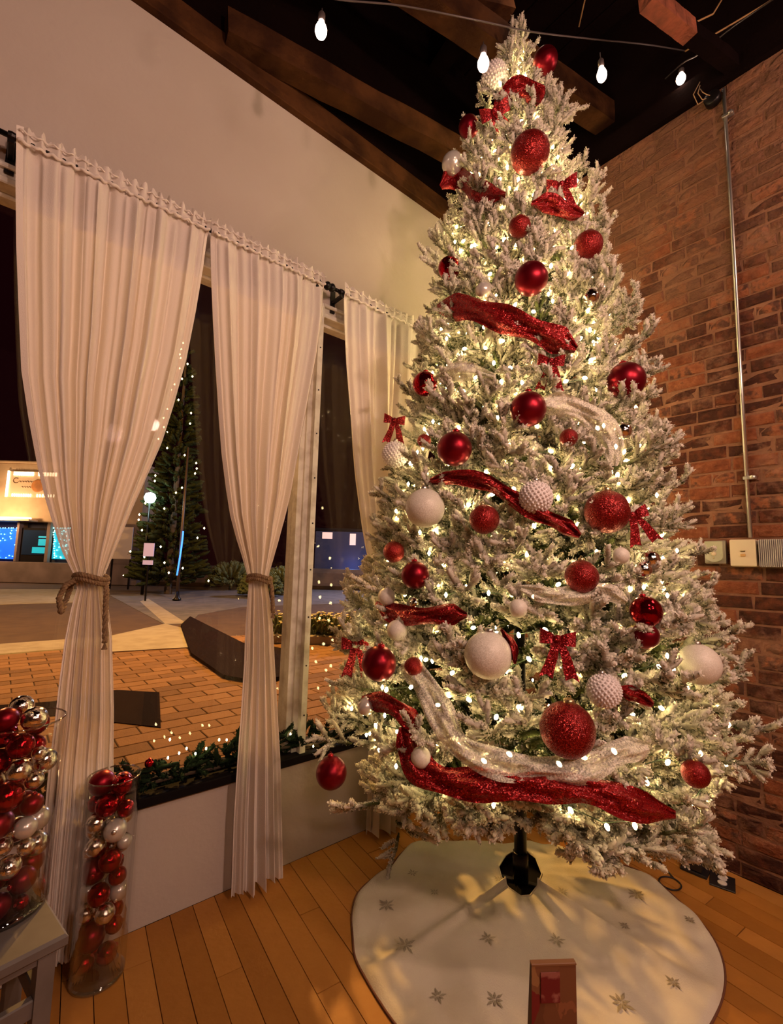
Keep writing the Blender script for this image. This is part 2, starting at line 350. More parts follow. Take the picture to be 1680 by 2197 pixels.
# ------------------------------------------------------------------ ROOM SHELL
XL, YB, ZC = -5.0, -6.0, 4.75
fl = MB().box((XL, YB, -.10), (XB+.15, YW+.13, -.012)).build('floor', M['black_paint']); tag(fl, kind='structure')
ang = math.radians(-96.0); pd = (math.cos(ang), math.sin(ang)); pn = (-pd[1], pd[0])
big = []
for i in range(-40, 40):
    s = -1.6 + random.uniform(0, .5); off = i*.0815
    while s < 5.2:
        L = random.uniform(.55, 1.25)
        if -.2 < s+L and abs(i) < 38:
            q = []
            for (a_, b_) in ((0, 0), (L-.003, 0), (L-.003, .0790), (0, .0790)):
                q.append((1.0+pn[0]*(off+b_)+pd[0]*(s+a_-.9), 2.6+pn[1]*(off+b_)+pd[1]*(s+a_-.9)))
            q = clip_poly(q, XL+.01, XB-.002, -.6, YW-.002)
            if len(q) >= 3:
                ar = sum(q[k][0]*q[(k+1) % len(q)][1]-q[(k+1) % len(q)][0]*q[k][1] for k in range(len(q)))/2
                if abs(ar) > 1e-4: big.append(q if ar > 0 else q[::-1])
        s += L
for q in big:
    MB().prism(q, -.012, random.uniform(-.0012, 0), random.random()).build('floorboard', M['floor_wood'], fl, attr='rnd')
q = MB().box((XL, YB, -.012), (XB, -.6, 0)).build('rear_floorboards', M['floor_wood'], fl, attr='rnd')
# window wall
ww = MB()
ww.box((XL, YW, 0), (XB+.1, YW+.14, SILL)); ww.box((XL, YW, 2.62), (XB+.1, YW+.14, WT))
ww.box((2.48, YW, SILL), (XB+.1, YW+.14, 2.62)); ww.box((XL, YW, SILL), (-1.5, YW+.14, 2.62))
tag(ww.build('wall_front', M['plaster']), kind='structure')
tag(MB().box((XL-.1, YB, 0), (XL, YW, ZC)).build('wall_left', M['rear_wall']), kind='structure')
tag(MB().box((XL, YB-.1, 0), (XB, YB, ZC)).build('wall_back', M['rear_wall']), kind='structure')
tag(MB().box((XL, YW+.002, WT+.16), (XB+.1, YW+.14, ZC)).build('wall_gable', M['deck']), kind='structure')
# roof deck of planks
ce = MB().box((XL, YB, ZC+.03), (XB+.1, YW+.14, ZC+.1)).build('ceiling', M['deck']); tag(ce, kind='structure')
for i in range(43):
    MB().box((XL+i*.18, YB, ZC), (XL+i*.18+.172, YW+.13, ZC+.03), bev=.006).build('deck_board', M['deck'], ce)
# plate board along top of the window wall
pb = MB(); pb.box((XL, YW-.035, WT+.002), (XB-.005, YW+.12, WT+.045), bev=.004)
tag(pb.build('trim_1', M['beam']), kind='structure')
tb = MB().box((XL, YW-.008, WT+.047), (XB-.005, YW+.12, WT+.16), bev=.004)
tag(tb.build('trim_2', M['beam']), kind='structure')
# ------------------------------------------------------------------ brick wall
wr = MB().box((XB+.002, YB, 0), (XB+.16, YW, BT)).build('wall_right', M['mortar']); tag(wr, kind='structure')
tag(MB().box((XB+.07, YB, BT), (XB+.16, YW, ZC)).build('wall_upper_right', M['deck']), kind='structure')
CO = .064
def brick_geo(L, h, seed, dpt):
    r_ = random.Random(seed); m_ = MB(); b = .007
    def j(k): return r_.uniform(-k, k)
    jj = .0045
    v = [(.02, 0, 0), (.02, L, 0), (.02, L, h), (.02, 0, h)]
    v += [(-dpt+b, j(.003), j(.002)), (-dpt+b, L+j(.003), j(.002)), (-dpt+b, L+j(.003), h+j(.002)), (-dpt+b, j(.003), h+j(.002))]
    ny, nz = 4, 3
    for iz in range(nz):
        for iy in range(ny):
            y = b+(L-2*b)*iy/(ny-1); z = b+(h-2*b)*iz/(nz-1)
            e = 1 if iy in (0, ny-1) or iz in (0, nz-1) else 0
            v.append((-dpt + j(.004) + (0.004 if e else 0), y+j(jj), z+j(.0035)))
    g = lambda a_, b_: 8+b_*ny+a_
    f = []
    for iz in range(nz-1):
        for iy in range(ny-1): f.append((g(iy, iz), g(iy, iz+1), g(iy+1, iz+1), g(iy+1, iz)))
    f += [(0, 4, 5, 1), (1, 5, 6, 2), (2, 6, 7, 3), (3, 7, 4, 0)]
    bot = [g(k, 0) for k in range(ny)]; top = [g(k, nz-1) for k in range(ny)]
    lf = [g(0, k) for k in range(nz)]; rt = [g(ny-1, k) for k in range(nz)]
    f += [tuple([4]+bot+[5]), tuple([7, 6]+top[::-1]), tuple([4, 7]+lf[::-1]), tuple([5]+rt+[6])]
    return v, [q[::-1] for q in f]
lens = [.158, .150, .166, .086]
bvars = []
for i in range(16):
    L = lens[i % 4]; v, f = brick_geo(L, CO-.009, i, .003+.007*random.random())
    rv = random.random() if i % 5 else .02
    me = MB().add(v, f, rv).data('brick', M['brick'], attr='rnd'); bvars.append((L, me, v, f, rv))
bl = []
for c in range(int(BT/CO)+1):
    y = YW-.004 - random.uniform(0, .15)
    bl_y = y; header = (c % 6 == 3)
    while y > -.9:
        k = random.choice([3, 7, 11, 15]) if header or random.random() < .08 else random.choice([0, 1, 2, 4, 5, 6, 8, 9, 10, 12, 13, 14])
        L = bvars[k][0]; y -= L+.009
        bl.append((k, y, c*CO+.006+random.uniform(-.0015, .0015)))
def bsize(b):
    p = np.array([XB, b[1]+.07, b[2]+.03])-O; zf = p@fw
    if zf < .2: return 0
    X, Y = CX+F*(p@RT)/zf, CY-F*(p@UP)/zf
    if not (1150 < X < 1760 and -60 < Y < 2250): return 0
    hid = 1.0
    for (ty, tl) in ((300, 1260), (600, 1300), (900, 1380), (1300, 1470), (1640, 1560)):
        if abs(Y-ty) < 180 and X < tl: hid = .05
    return hid/zf**2
bl.sort(key=bsize, reverse=True)
for k, y, z in bl[:300]:
    obj('brick', bvars[k][1], wr, (XB, y, z))
rest = MB()
for k, y, z in bl[300:]:
    rest.add([(XB+a, y+b, z+c_) for a, b, c_ in bvars[k][2]], bvars[k][3], random.random())
tag(rest.build('outer_brickwork', M['brick'], wr, attr='rnd'), kind='stuff')
# pale mortar smears raised on the bricks
# ------------------------------------------------------------------ window: frame, mullion, glass
sl = MB().box((-1.5, YW-.03, SILL), (2.48, YW+.06, SILL+.035), bev=.004).build('window_sill', M['black_paint']); tag(sl, kind='structure')
wx = [(-1.5, -.76), (-.69, 1.062), (1.138, 2.48)]
for i, (a, b) in enumerate(wx):
    o = MB().box((a, YW+.08, SILL+.055), (b, YW+.085, 2.55)).build('window_%d' % (i+1), M['window_glass']); tag(o, kind='structure')
    fr = MB(); fr.box((a, YW+.06, SILL+.025), (b, YW+.10, SILL+.06), bev=.004); fr.build('bottom_rail', M['black_paint'], o)
    fr = MB(); fr.box((a, YW+.05, 2.535), (b, YW+.11, 2.62), bev=.005); fr.box((a, YW-.012, 2.548), (b, YW+.05, 2.572), bev=.004); fr.box((a, YW-.018, 2.60), (b, YW+.05, 2.618), bev=.004)
    fr.box((a, YW+.0, 2.572), (b, YW+.05, 2.60)); fr.build('head_rail', M['old_white'], o)
for i, x in enumerate((-.725, 1.10)):
    t = MB(); t.box((x-.038, YW+.035, SILL+.025), (x-.012, YW+.12, 2.62), bev=.004); t.box((x-.012, YW+.02, SILL+.025), (x+.012, YW+.12, 2.62), bev=.004)
    t.box((x+.012, YW-.012, SILL+.025), (x+.040, YW+.12, 2.62), bev=.004)
    o = t.build('trim_%d' % (i+3), M['old_white']); tag(o, kind='structure')
    for k in range(9):
        MB().lathe([(.004, 0), (.004, .002), (.001, .003)], 8, (0, 0, 0), rot=Matrix.Rotation(PI/2, 3, 'X')).build('rivet', M['black_iron'], o, loc=(x+.026, YW-.0125, .62+k*.22))
# black skirting shadow gap under the wall
# ------------------------------------------------------------------ curtains
def interp(tab, v):
    for i in range(len(tab)-1):
        if v <= tab[i+1][0]:
            t = (v-tab[i][0])/max(1e-9, tab[i+1][0]-tab[i][0]); t = max(0, min(1, t)); t = t*t*(3-2*t) if tab[i][-1] == 's' else t
            return [tab[i][k]+(tab[i+1][k]-tab[i][k])*t for k in range(1, len(tab[i])-(1 if tab[i][-1] == 's' else 0))]
    return list(tab[-1][1:4])
RODY, RODZ = YW-.085, 2.665
def curtain(tab, seed, label, nf, hem_wave):
    """tab rows: z, x_left, x_right, fold amplitude"""
    r_ = random.Random(seed); root = empty('curtain', (tab[-1][1], RODY, 0), label, 'curtain', 'sheer curtains tied back along the window')
    nu, nv = 190, 120
    ph = [r_.uniform(0, 2*PI) for _ in range(8)]
    fr = [nf*(.8+.1*k)+r_.uniform(-.4, .4) for k in range(5)]
    zt = RODZ+.035; zb = tab[-1][0]
    m_ = MB(); V_ = []
    for iv in range(nv+1):
        v = iv/nv; z = zt+(zb-zt)*v
        xl, xr, am = interp(tab, -z if False else z) if False else itab(tab, z)
        for iu in range(nu+1):
            u = iu/nu
            uu = u + .012*math.sin(2*PI*3*u+ph[5])+.006*math.sin(9*u+v*4+ph[6])
            f1 = math.sin(2*PI*fr[0]*uu+ph[0]) + .55*math.sin(2*PI*fr[1]*1.9*uu+ph[1]+v*1.2) + .35*math.sin(2*PI*fr[2]*3.1*uu+ph[2]-v*2)
            bul = math.sin(PI*u)
            y = RODY - am*f1*(.55+.45*bul) - .5*am*bul
            x = xl+(xr-xl)*(u + .006*math.sin(2*PI*fr[3]*uu*2+ph[3]))
            zz = z
            if iv == nv: zz = z + hem_wave*math.sin(2*PI*fr[4]*.5*u+ph[4])
            if z > RODZ-.02:  # bunched header on the rod
                zz += (.006*math.sin(2*PI*fr[0]*4*u+ph[7])+.006*math.sin(2*PI*fr[1]*2.3*u+ph[1]))*(1 if iv == 0 else .3) + (.009*r_.random() if iv == 0 else 0)
                y = RODY-.016-.010*math.sin(2*PI*fr[0]*3*uu+ph[2])
            if seed == 3 and z < .80:
                k_ = min(1, (.80-z)/.18); y = y*(1-k_)+(YW-.050-.009*f1)*k_
            V_.append((x-tab[-1][1], y-RODY, zz))
    f = []
    for iv in range(nv):
        for iu in range(nu):
            a = iv*(nu+1)+iu; f.append((a, a+nu+1, a+nu+2, a+1))
    MB().add(V_, f).build('panel', M['curtain'], root, smooth=True)
    # gathered stitching line below the rod and side hems
    g = MB(); pts = []
    for k in range(121):
        u = k/120; xl, xr, am = itab(tab, RODZ-.02)
        pts.append((xl+(xr-xl)*u-tab[-1][1], -.024-.004*math.sin(u*90), RODZ-.018+.003*math.sin(u*140)))
    g.tube(pts, .0055, 6)
    pts = [(a, b, c+.036) for a, b, c in pts]; g.tube(pts, .003, 5); g.build('gathered_heading', M['curtain_edge'], root, smooth=True)
    for side in (0, nu-4):
        e = MB(); vv = []; ff = []
        for iv in range(nv+1):
            for k in (0, 4):
                p = V_[iv*(nu+1)+side+k]; vv.append((p[0], p[1]-.003, p[2]))
        for iv in range(nv): ff.append((iv*2, iv*2+2, iv*2+3, iv*2+1))
        e.add(vv, ff).build('side_hem', M['curtain_edge'], root, smooth=True)
    return root
def itab(tab, z):
    if z >= tab[0][0]: return tab[0][1:4]
    for i in range(len(tab)-1):
        a, b = tab[i], tab[i+1]
        if z >= b[0]:
            t = (a[0]-z)/(a[0]-b[0]); return [a[k]+(b[k]-a[k])*t for k in (1, 2, 3)]
    return tab[-1][1:4]
def xs(px, py): return float(ony(px, py, RODY)[0]), float(ony(px, py, RODY)[2])
def mk_tab(rows):
    out = []
    for (lx, rx, y, am) in rows:
        a, z1 = xs(lx, y); b, z2 = xs(rx, y)
        out.append(((z1+z2)/2, a, b, am))
    return out
# rows in picture positions of the left and right edge; turned into metres on the curtain plane
def mk2(left, right, zs, ams):
    out = []
    L = [xs(*p) for p in left]; R = [xs(*p) for p in right]
    def at(lst, z):
        lst = sorted(lst, key=lambda q: -q[1])
        if z >= lst[0][1]: return lst[0][0]
        for a, b in zip(lst, lst[1:]):
            if z >= b[1]:
                t = (a[1]-z)/(a[1]-b[1]); return a[0]+(b[0]-a[0])*t
        return lst[-1][0]
    for z, am in zip(zs, ams): out.append((z, at(L, z), at(R, z), am))
    return out
ZS = [2.70, 2.5, 2.3, 2.1, 1.9, 1.75, 1.6, 1.5, 1.4, 1.33, 1.27, 1.24, 1.21, 1.15, 1.05, .9, .7, .5, .3, .03]
AM = [.012, .016, .020, .022, .024, .026, .026, .024, .022, .018, .013, .011, .012, .016, .02, .022, .022, .024, .026, .028]
c1 = mk2([(35, 300), (38, 560), (48, 800), (72, 960), (100, 1080), (135, 1190), (163, 1240), (165, 1262), (145, 1330), (128, 1450), (112, 1600), (100, 1720), (90, 1840), (82, 1960), (78, 2080)],
         [(448, 490), (430, 620), (395, 800), (345, 960), (290, 1080), (240, 1200), (222, 1240), (224, 1262), (240, 1330), (244, 1450), (248, 1600), (250, 1720), (235, 1840), (215, 1960), (200, 2060)], ZS, AM)
c2 = mk2([(452, 492), (458, 640), (470, 850), (482, 1000), (500, 1120), (524, 1200), (535, 1245), (535, 1262), (530, 1330), (526, 1450), (514, 1600), (504, 1750), (498, 1930)],
         [(692, 604), (690, 700), (660, 850), (640, 950), (615, 1080), (585, 1190), (572, 1240), (572, 1258), (580, 1330), (586, 1450), (596, 1600), (600, 1750), (603, 1890)], ZS, AM)
c3 = mk2([(735, 640), (742, 800), (760, 1000), (782, 1150), (800, 1240), (795, 1400), (790, 1700)],
         [(960, 745), (940, 880), (910, 1000), (880, 1120), (850, 1200), (850, 1240), (860, 1400), (870, 1700)], ZS, [a*1.3 for a in AM])
curtain(c1, 3, 'widest sheer cream curtain, first from the left, tied back with rope', 7.2, .004)
curtain(c2, 5, 'middle sheer cream curtain tied back, hanging beside the white window post', 5.6, .012)
curtain(c3, 9, 'sheer curtain furthest right, half hidden behind the Christmas tree', 6.3, .01)
def bracket(root, x, dz=0):
    b = MB(); b.box((x-.011, RODY-.012, RODZ-.03), (x+.011, YW-.001, RODZ-.012), bev=.003); b.box((x-.014, YW-.008, RODZ-.07), (x+.014, YW-.0005, RODZ+.05), bev=.003)
    b.lathe([(.016, -.012), (.018, 0), (.016, .012)], 14, (x, RODY, RODZ), rot=Matrix.Rotation(PI/2, 3, 'Y')); b.build('bracket', M['black_iron'], root)
for a, b, lab in ((-.13, 1.085, 'long black curtain rod carrying the two left curtains'), (1.155, 2.38, 'black curtain rod behind the Christmas tree, right of the window post')):
    r = empty('curtain_rod', (a, RODY, RODZ), lab, 'curtain rod', 'black curtain rods above the window')
    r0 = MB().tube([(0, 0, 0), (b-a, 0, 0)], .009, 10).build('rod', M['black_iron'], r, smooth=True)
    for x, s_ in ((0, -1), (b-a, 1)):
        MB().lathe([(.004, -.03), (.010, -.022), (.006, -.016), (.014, -.010), (.021, 0), (.021, .008), (.014, .018), (.004, .024)], 16, (x+.018*s_, 0, 0), rot=Matrix.Rotation(PI/2*s_, 3, 'Y')).build('finial', M['black_iron'], r, smooth=True)
        bb = MB(); xx = x-.035*s_; yy = YW-RODY
        bb.box((xx-.009, -.012, -.032), (xx+.009, yy-.001, -.014), bev=.003); bb.box((xx-.013, yy-.008, -.08), (xx+.013, yy-.0005, .045), bev=.003)
        bb.lathe([(.014, -.010), (.016, 0), (.014, .010)], 12, (xx, 0, 0), rot=Matrix.Rotation(PI/2, 3, 'Y')); bb.build('bracket', M['black_iron'], r)
def rope(cx, cz, hw, tail, label, loop):
    root = empty('rope_tieback', (cx, RODY, cz), label, 'rope', 'rope tiebacks around the curtains')
    strands = MB(); cord = []
    for k in range(49):
        t = 2*PI*k/48; cord.append(Vector(((hw+.008)*math.cos(t), -.012+(.045)*math.sin(t), .006*math.sin(2*t)-.004*math.cos(t))))
    def twist(path, R, r):
        n = len(path)
        for s_ in range(3):
            pts = []
            for i, p in enumerate(path):
                t = (path[min(i+1, n-1)]-path[max(i-1, 0)]).normalized(); ref = Vector((.3, .2, .93)); a = t.cross(ref).normalized(); b = t.cross(a)
                th = i*.75+s_*2*PI/3; pts.append(p+(a*math.cos(th)+b*math.sin(th))*R)
            strands.tube(pts, r, 5)
    def dens(path, n):
        out = []
        for i in range(n):
            t = i/(n-1)*(len(path)-1); k = min(int(t), len(path)-2); out.append(path[k].lerp(path[k+1], t-k))
        return out
    twist(dens(cord, 110), .0048, .005); strands.build('loop', M['rope'], root, smooth=True)
    strands = MB()
    cord2 = [c+Vector((0, -.004, .014)) for c in cord[:]]; twist(dens(cord2, 100), .0045, .0048); strands.build('loop', M['rope'], root, smooth=True)
    strands = MB()
    p = [Vector((hw, -.03, 0)), Vector((hw+.004, -.045, -.03)), Vector((hw+.006, -.05, -tail*.5)), Vector((hw+.012, -.052, -tail))]
    twist(dens(p, 40), .0048, .005); strands.build('tail', M['rope'], root, smooth=True)
    if loop:
        strands = MB(); p = [Vector((-hw, -.03, .005)), Vector((-hw-.03, -.035, -.01)), Vector((-hw-.045, -.035, -.05)), Vector((-hw-.035, -.03, -.10)), Vector((-hw-.02, .02, -.06)), Vector((-hw-.006, .03, 0))]
        twist(dens(p, 50), .0048, .005); strands.build('hanging_bight', M['rope'], root, smooth=True)
    ts = MB()
    for k in range(14):
        a = 2*PI*k/14; ts.tube([(hw+.012, -.052, -tail), (hw+.012+.008*math.cos(a), -.052+.008*math.sin(a), -tail-.022)], .0014, 4)
    ts.build('frayed_end', M['rope'], root)
q = itab(c1, 1.235); rope((q[0]+q[1])/2, 1.235, (q[1]-q[0])/2, .20, 'twisted brown rope with a long tail tied round the widest curtain', True)
q = itab(c2, 1.235); rope((q[0]+q[1])/2, 1.235, (q[1]-q[0])/2, .13, 'twisted brown rope tied round the middle curtain', False)
q = itab(c3, 1.235); rope((q[0]+q[1])/2, 1.235, (q[1]-q[0])/2, .10, 'brown rope tied round the curtain behind the Christmas tree', False)
# ------------------------------------------------------------------ ceiling timbers
def timber(name, p, q, w_, h_, m, label):
    p, q = Vector(p), Vector(q); d = q-p; L = d.length; x = d.normalized(); up = Vector((0, 0, 1)); y = up.cross(x).normalized(); z = x.cross(y)
    R = Matrix((x, y, z)).transposed()
    o = MB(); n = 14; v = []; rr = random.Random(len(name)+int(L*100))
    for i in range(n+1):
        for (a, b) in ((-.5, -.5), (.5, -.5), (.5, .5), (-.5, .5)): v.append((L*i/n, a*w_+rr.uniform(-.003, .003), b*h_+rr.uniform(-.004, .004)))
    f = [(3, 2, 1, 0), tuple(range(4*n, 4*n+4))]
    for i in range(n):
        for j in range(4): f.append((4*i+j, 4*i+(j+1) % 4, 4*i+4+(j+1) % 4, 4*i+4+j))
    f = [q_[::-1] for q_ in f]
    o.add(v, f); ob = o.build(name, m); ob.matrix_world = Matrix.Translation(p) @ R.to_4x4()
    return tag(ob, label, 'beam', 'dark roof timbers')
bw = V(ony(505, 160, YW-.04)); bb_ = V(onx(1157, 433, XB-.0))
timber('roof_beam', (bw.x-.05, YW-.02, WT+.16), (2.72, 1.60, BT+.09), .10, .12, M['beam'], 'lowest brown timber crossing the corner from the plaster wall to the bricks')
# second beam, further from the corner
timber('roof_beam', (-.66, YW+.0, 4.17), (2.80, 1.16, 4.15), .12, .15, M['beam'], 'brown timber crossing overhead behind the tree top')
timber('roof_beam', (bw.x-.3, YW-.12, WT+.36), (1.9, 1.35, 4.42), .07, .08, M['beam'], 'thin dark brace rising from the plaster wall under the roof')
e0, e1 = fwd(1388, 22, 1.72), onx(1588, 172, XB+.05)
eb = timber('roof_beam', V(e0)+Vector((0, 0, .06)), V(e1)+Vector((0, 0, .05)), .06, .065, M['deck'], 'short timber with a reddish end, above the bulbs near the brick wall')
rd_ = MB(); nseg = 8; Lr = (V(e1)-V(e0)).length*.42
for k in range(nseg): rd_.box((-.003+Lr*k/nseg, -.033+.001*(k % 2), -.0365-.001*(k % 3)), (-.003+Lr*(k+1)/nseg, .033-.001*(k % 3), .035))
tag(rd_.build('weathered_end', M['beam_red'], eb), 'reddish lit wood')  # lit stretch of the timber, painted redder than the rest
timber('roof_beam', (XB+.02, -.9, BT+.07), (XB+.02, YW-.02, BT+.07), .10, .13, M['deck'], 'dark timber plate lying on top of the brick wall')
timber('roof_beam', (1.35, -1.2, 4.62), (1.9, YW, 4.62), .12, .2, M['deck'], 'dark rafter high under the roof boards')
timber('roof_beam', (.1, -1.2, 4.62), (.35, YW, 4.62), .12, .2, M['deck'], 'dark rafter high above the window wall')
# ------------------------------------------------------------------ festoon string lights
def festoon(pts, bulbs, label, rads=.0035):
    root = empty('festoon_string', pts[0], label, 'string lights', 'festoon lights under the roof'); o0 = V(pts[0])
    P = [V(p)-o0 for p in pts]; sm = []
    sm = [V(p) for p in smoothpath([tuple(p) for p in P], 8)]; MB().tube(sm, rads, 6).build('wire', M['socket'], root, smooth=True)
    for (b, drop, tilt) in bulbs:
        b = V(b)-o0; R = Matrix.Rotation(tilt, 3, 'Y')
        sk = MB(); sk.tube([b+R@Vector((0, 0, .030+drop)), b+R@Vector((0, 0, .06))], .0022, 5)
        sk.lathe([(.008, .030), (.0135, .034), (.0135, .062), (.009, .070), (.004, .076)], 14, b, rot=R); so = sk.build('socket', M['socket'], root, smooth=True)
        MB().lathe([(.001, -.040), (.010, -.037), (.018, -.028), (.0225, -.014), (.0225, -.002), (.018, .012), (.012, .024), (.010, .036)], 20, b, rot=R).build('glass_bulb', M['string_bulb'], root, smooth=True)
B1, B2, B3, B4 = fwd(689, 62, 1.55), fwd(1037, 133, 1.62), fwd(1291, 158, 1.95), fwd(1461, 167, 2.2)
festoon([fwd(560, -70, 1.5), fwd(690, -8, 1.55), fwd(860, 12, 1.58), fwd(1036, 46, 1.62), fwd(1140, 68, 1.75), fwd(1272, 84, 1.95), fwd(1390, 96, 2.1), fwd(1475, 110, 2.3)],
        [(B1, .06, 0), (B2, .06, 0), (B3, .075, -.1)], 'dark wire with three glowing bulbs hanging in front of the tree top')
festoon([fwd(1342, 246, 2.75), fwd(1400, 195, 2.5), fwd(1462, 138, 2.2), fwd(1500, 116, 2.1), fwd(1570, 60, 1.95), fwd(1700, -30, 1.6)], [(B4, .03, .25)], 'dark wire with one glowing bulb beside the brick wall')
festoon([fwd(985, 62, 2.3), fwd(1060, -10, 2.2), fwd(1135, -45, 2.15)], [(fwd(1136, -26, 2.15), .03, 0)], 'thin tan wire rising to a bulb above the tree top')
for nm_, pts, lab in (('cable', [fwd(1242, 58, 2.4), fwd(1256, -5, 2.3), fwd(1262, -40, 2.2)], 'thin dark cable hanging from the roof right of the tree top'),
                      ('cable', [fwd(1470, 110, 2.0), fwd(1560, 58, 1.95), fwd(1640, 10, 1.85), fwd(1700, -30, 1.75)], 'yellowish cable running up over the brick wall to the corner of the roof'),
                      ('cable', [fwd(1410, 10, 1.9), fwd(1450, 40, 1.9), fwd(1490, 49, 1.95), fwd(1530, 30, 1.95), fwd(1560, -20, 1.95)], 'slack brown cable looping above the red timber')):
    tag(MB().tube(pts, .004, 6).build(nm_, mat('tan_cable', (.35, .2, .08), .7), smooth=True), lab, 'cable', 'loose cables under the roof')
# ------------------------------------------------------------------ conduit and boxes on the brick wall
cr = empty('conduit', (XB-.02, .554, 1.485), 'thin steel conduit running up the brick wall to a junction box', 'pipe')
MB().tube([(0, .0, -.008), (0, 0, .9), (0, -.002, 1.6), (0, 0, 2.26)], .0085, 12).build('pipe', M['steel'], cr, smooth=True)
for pz in (float(onx(1560, 255, XB)[2]), float(onx(1607, 1027, XB)[2])):
    k = MB().box((-.012, -.035, pz-1.485-.008), (.013, .012, pz-1.485+.008), bev=.002).build('strap', M['steel'], cr)
    MB().lathe([(.009, 0), (.009, .006), (.004, .008)], 12, (-.012, -.024, pz-1.485), rot=Matrix.Rotation(-PI/2, 3, 'Y')).build('screw', M['steel'], k)
jb = empty('junction_box', (XB-.03, .57, 3.70), 'round dark junction box with loose wires at top of conduit', 'electrical box')
MB().lathe([(.03, -.02), (.036, -.015), (.036, .02), (.03, .025)], 20, (0, .03, .02), rot=Matrix.Rotation(PI/2, 3, 'Y')).build('box', M['black_iron'], jb, smooth=True)
for k in range(3):
    MB().tube([(-.01, .03+.015*k, .03), (-.035, .045+.02*k, .03-.012*k), (-.045, .06+.02*k, .05+.01*k), (-.02, .075, .10+.02*k)], .0022, 5).build('wire', mat('wire_tan', (.35, .22, .1), .6), jb, smooth=True)
def wallbox(ctr, hw, hh, dep, m, name, lab, cat):
    r = empty(name, (XB-.004, ctr[1], ctr[2]), lab, cat, 'electrical boxes on the brick wall')
    MB().box((-dep, -hw, -hh), (.004, hw, hh), bev=.004).build('housing', m, r); return r
a, b = onx(1510, 1160, XB-.03), onx(1558, 1210, XB-.03); c_ = (a+b)/2; hw_, hh_ = abs(a[1]-b[1])/2, abs(a[2]-b[2])/2
g = wallbox(c_, hw_, hh_, .022, M['steel'], 'wall_box', 'small square steel box with rounded sage green cover on the bricks', 'electrical box')
m_ = MB(); prof = [(-hw_*.86, hh_*.95), (-hw_*.86, -hh_*.4)] + [(-hw_*.86*math.cos(t), -hh_*.4-hh_*.48*math.sin(t)) for t in np.linspace(.2, PI-.2, 9)] + [(hw_*.86, -hh_*.4), (hw_*.86, hh_*.95)]
n = len(prof); m_.add([(-.022, y, z) for y, z in prof]+[(-.04, y*.95, z*.95) for y, z in prof], [tuple(range(n, 2*n)), tuple(range(n))[::-1]]+[(i, (i+1) % n, n+(i+1) % n, n+i) for i in range(n)])
m_.build('cover', M['sage'], g)
MB().lathe([(.010, 0), (.010, .006), (.006, .009)], 16, (-.04, 0, -.008), rot=Matrix.Rotation(-PI/2, 3, 'Y')).build('knob', M['cream'], g)
MB().lathe([(.0035, 0), (.003, .003)], 10, (-.041, .002, -.028), rot=Matrix.Rotation(-PI/2, 3, 'Y')).build('screw', M['gold_cap'], g)
a, b = onx(1565, 1158, XB-.05), onx(1624, 1216, XB-.05); c_ = (a+b)/2; hw_, hh_ = abs(a[1]-b[1])/2, abs(a[2]-b[2])/2
g = wallbox(c_, hw_, hh_, .048, M['cream'], 'wall_box', 'square cream box with two small tan inserts in its middle', 'electrical box')
MB().box((-.051, -.009, .006), (-.048, .009, .011)).build('label_slot', M['gold_cap'], g); MB().box((-.053, -.010, -.016), (-.048, .008, -.004), bev=.001).build('toggle', mat('tan_insert', (.55, .33, .12), .5), g)
a, b = onx(1626, 1157, XB-.05), onx(1700, 1218, XB-.05); c_ = (a+b)/2; hw_, hh_ = abs(a[1]-b[1])/2, abs(a[2]-b[2])/2
g = wallbox(c_, hw_, hh_, .042, M['grey_rib'], 'wall_box', 'grey ribbed panel at the right edge, beside the cream box', 'electrical box')
for k in range(16):
    y = -hw_+hw_*2*(k+.5)/16; MB().box((-.052, y-.0022, -hh_+.002), (-.042, y+.0022, hh_-.002), bev=.0008).build('fin', M['grey_rib'], g)
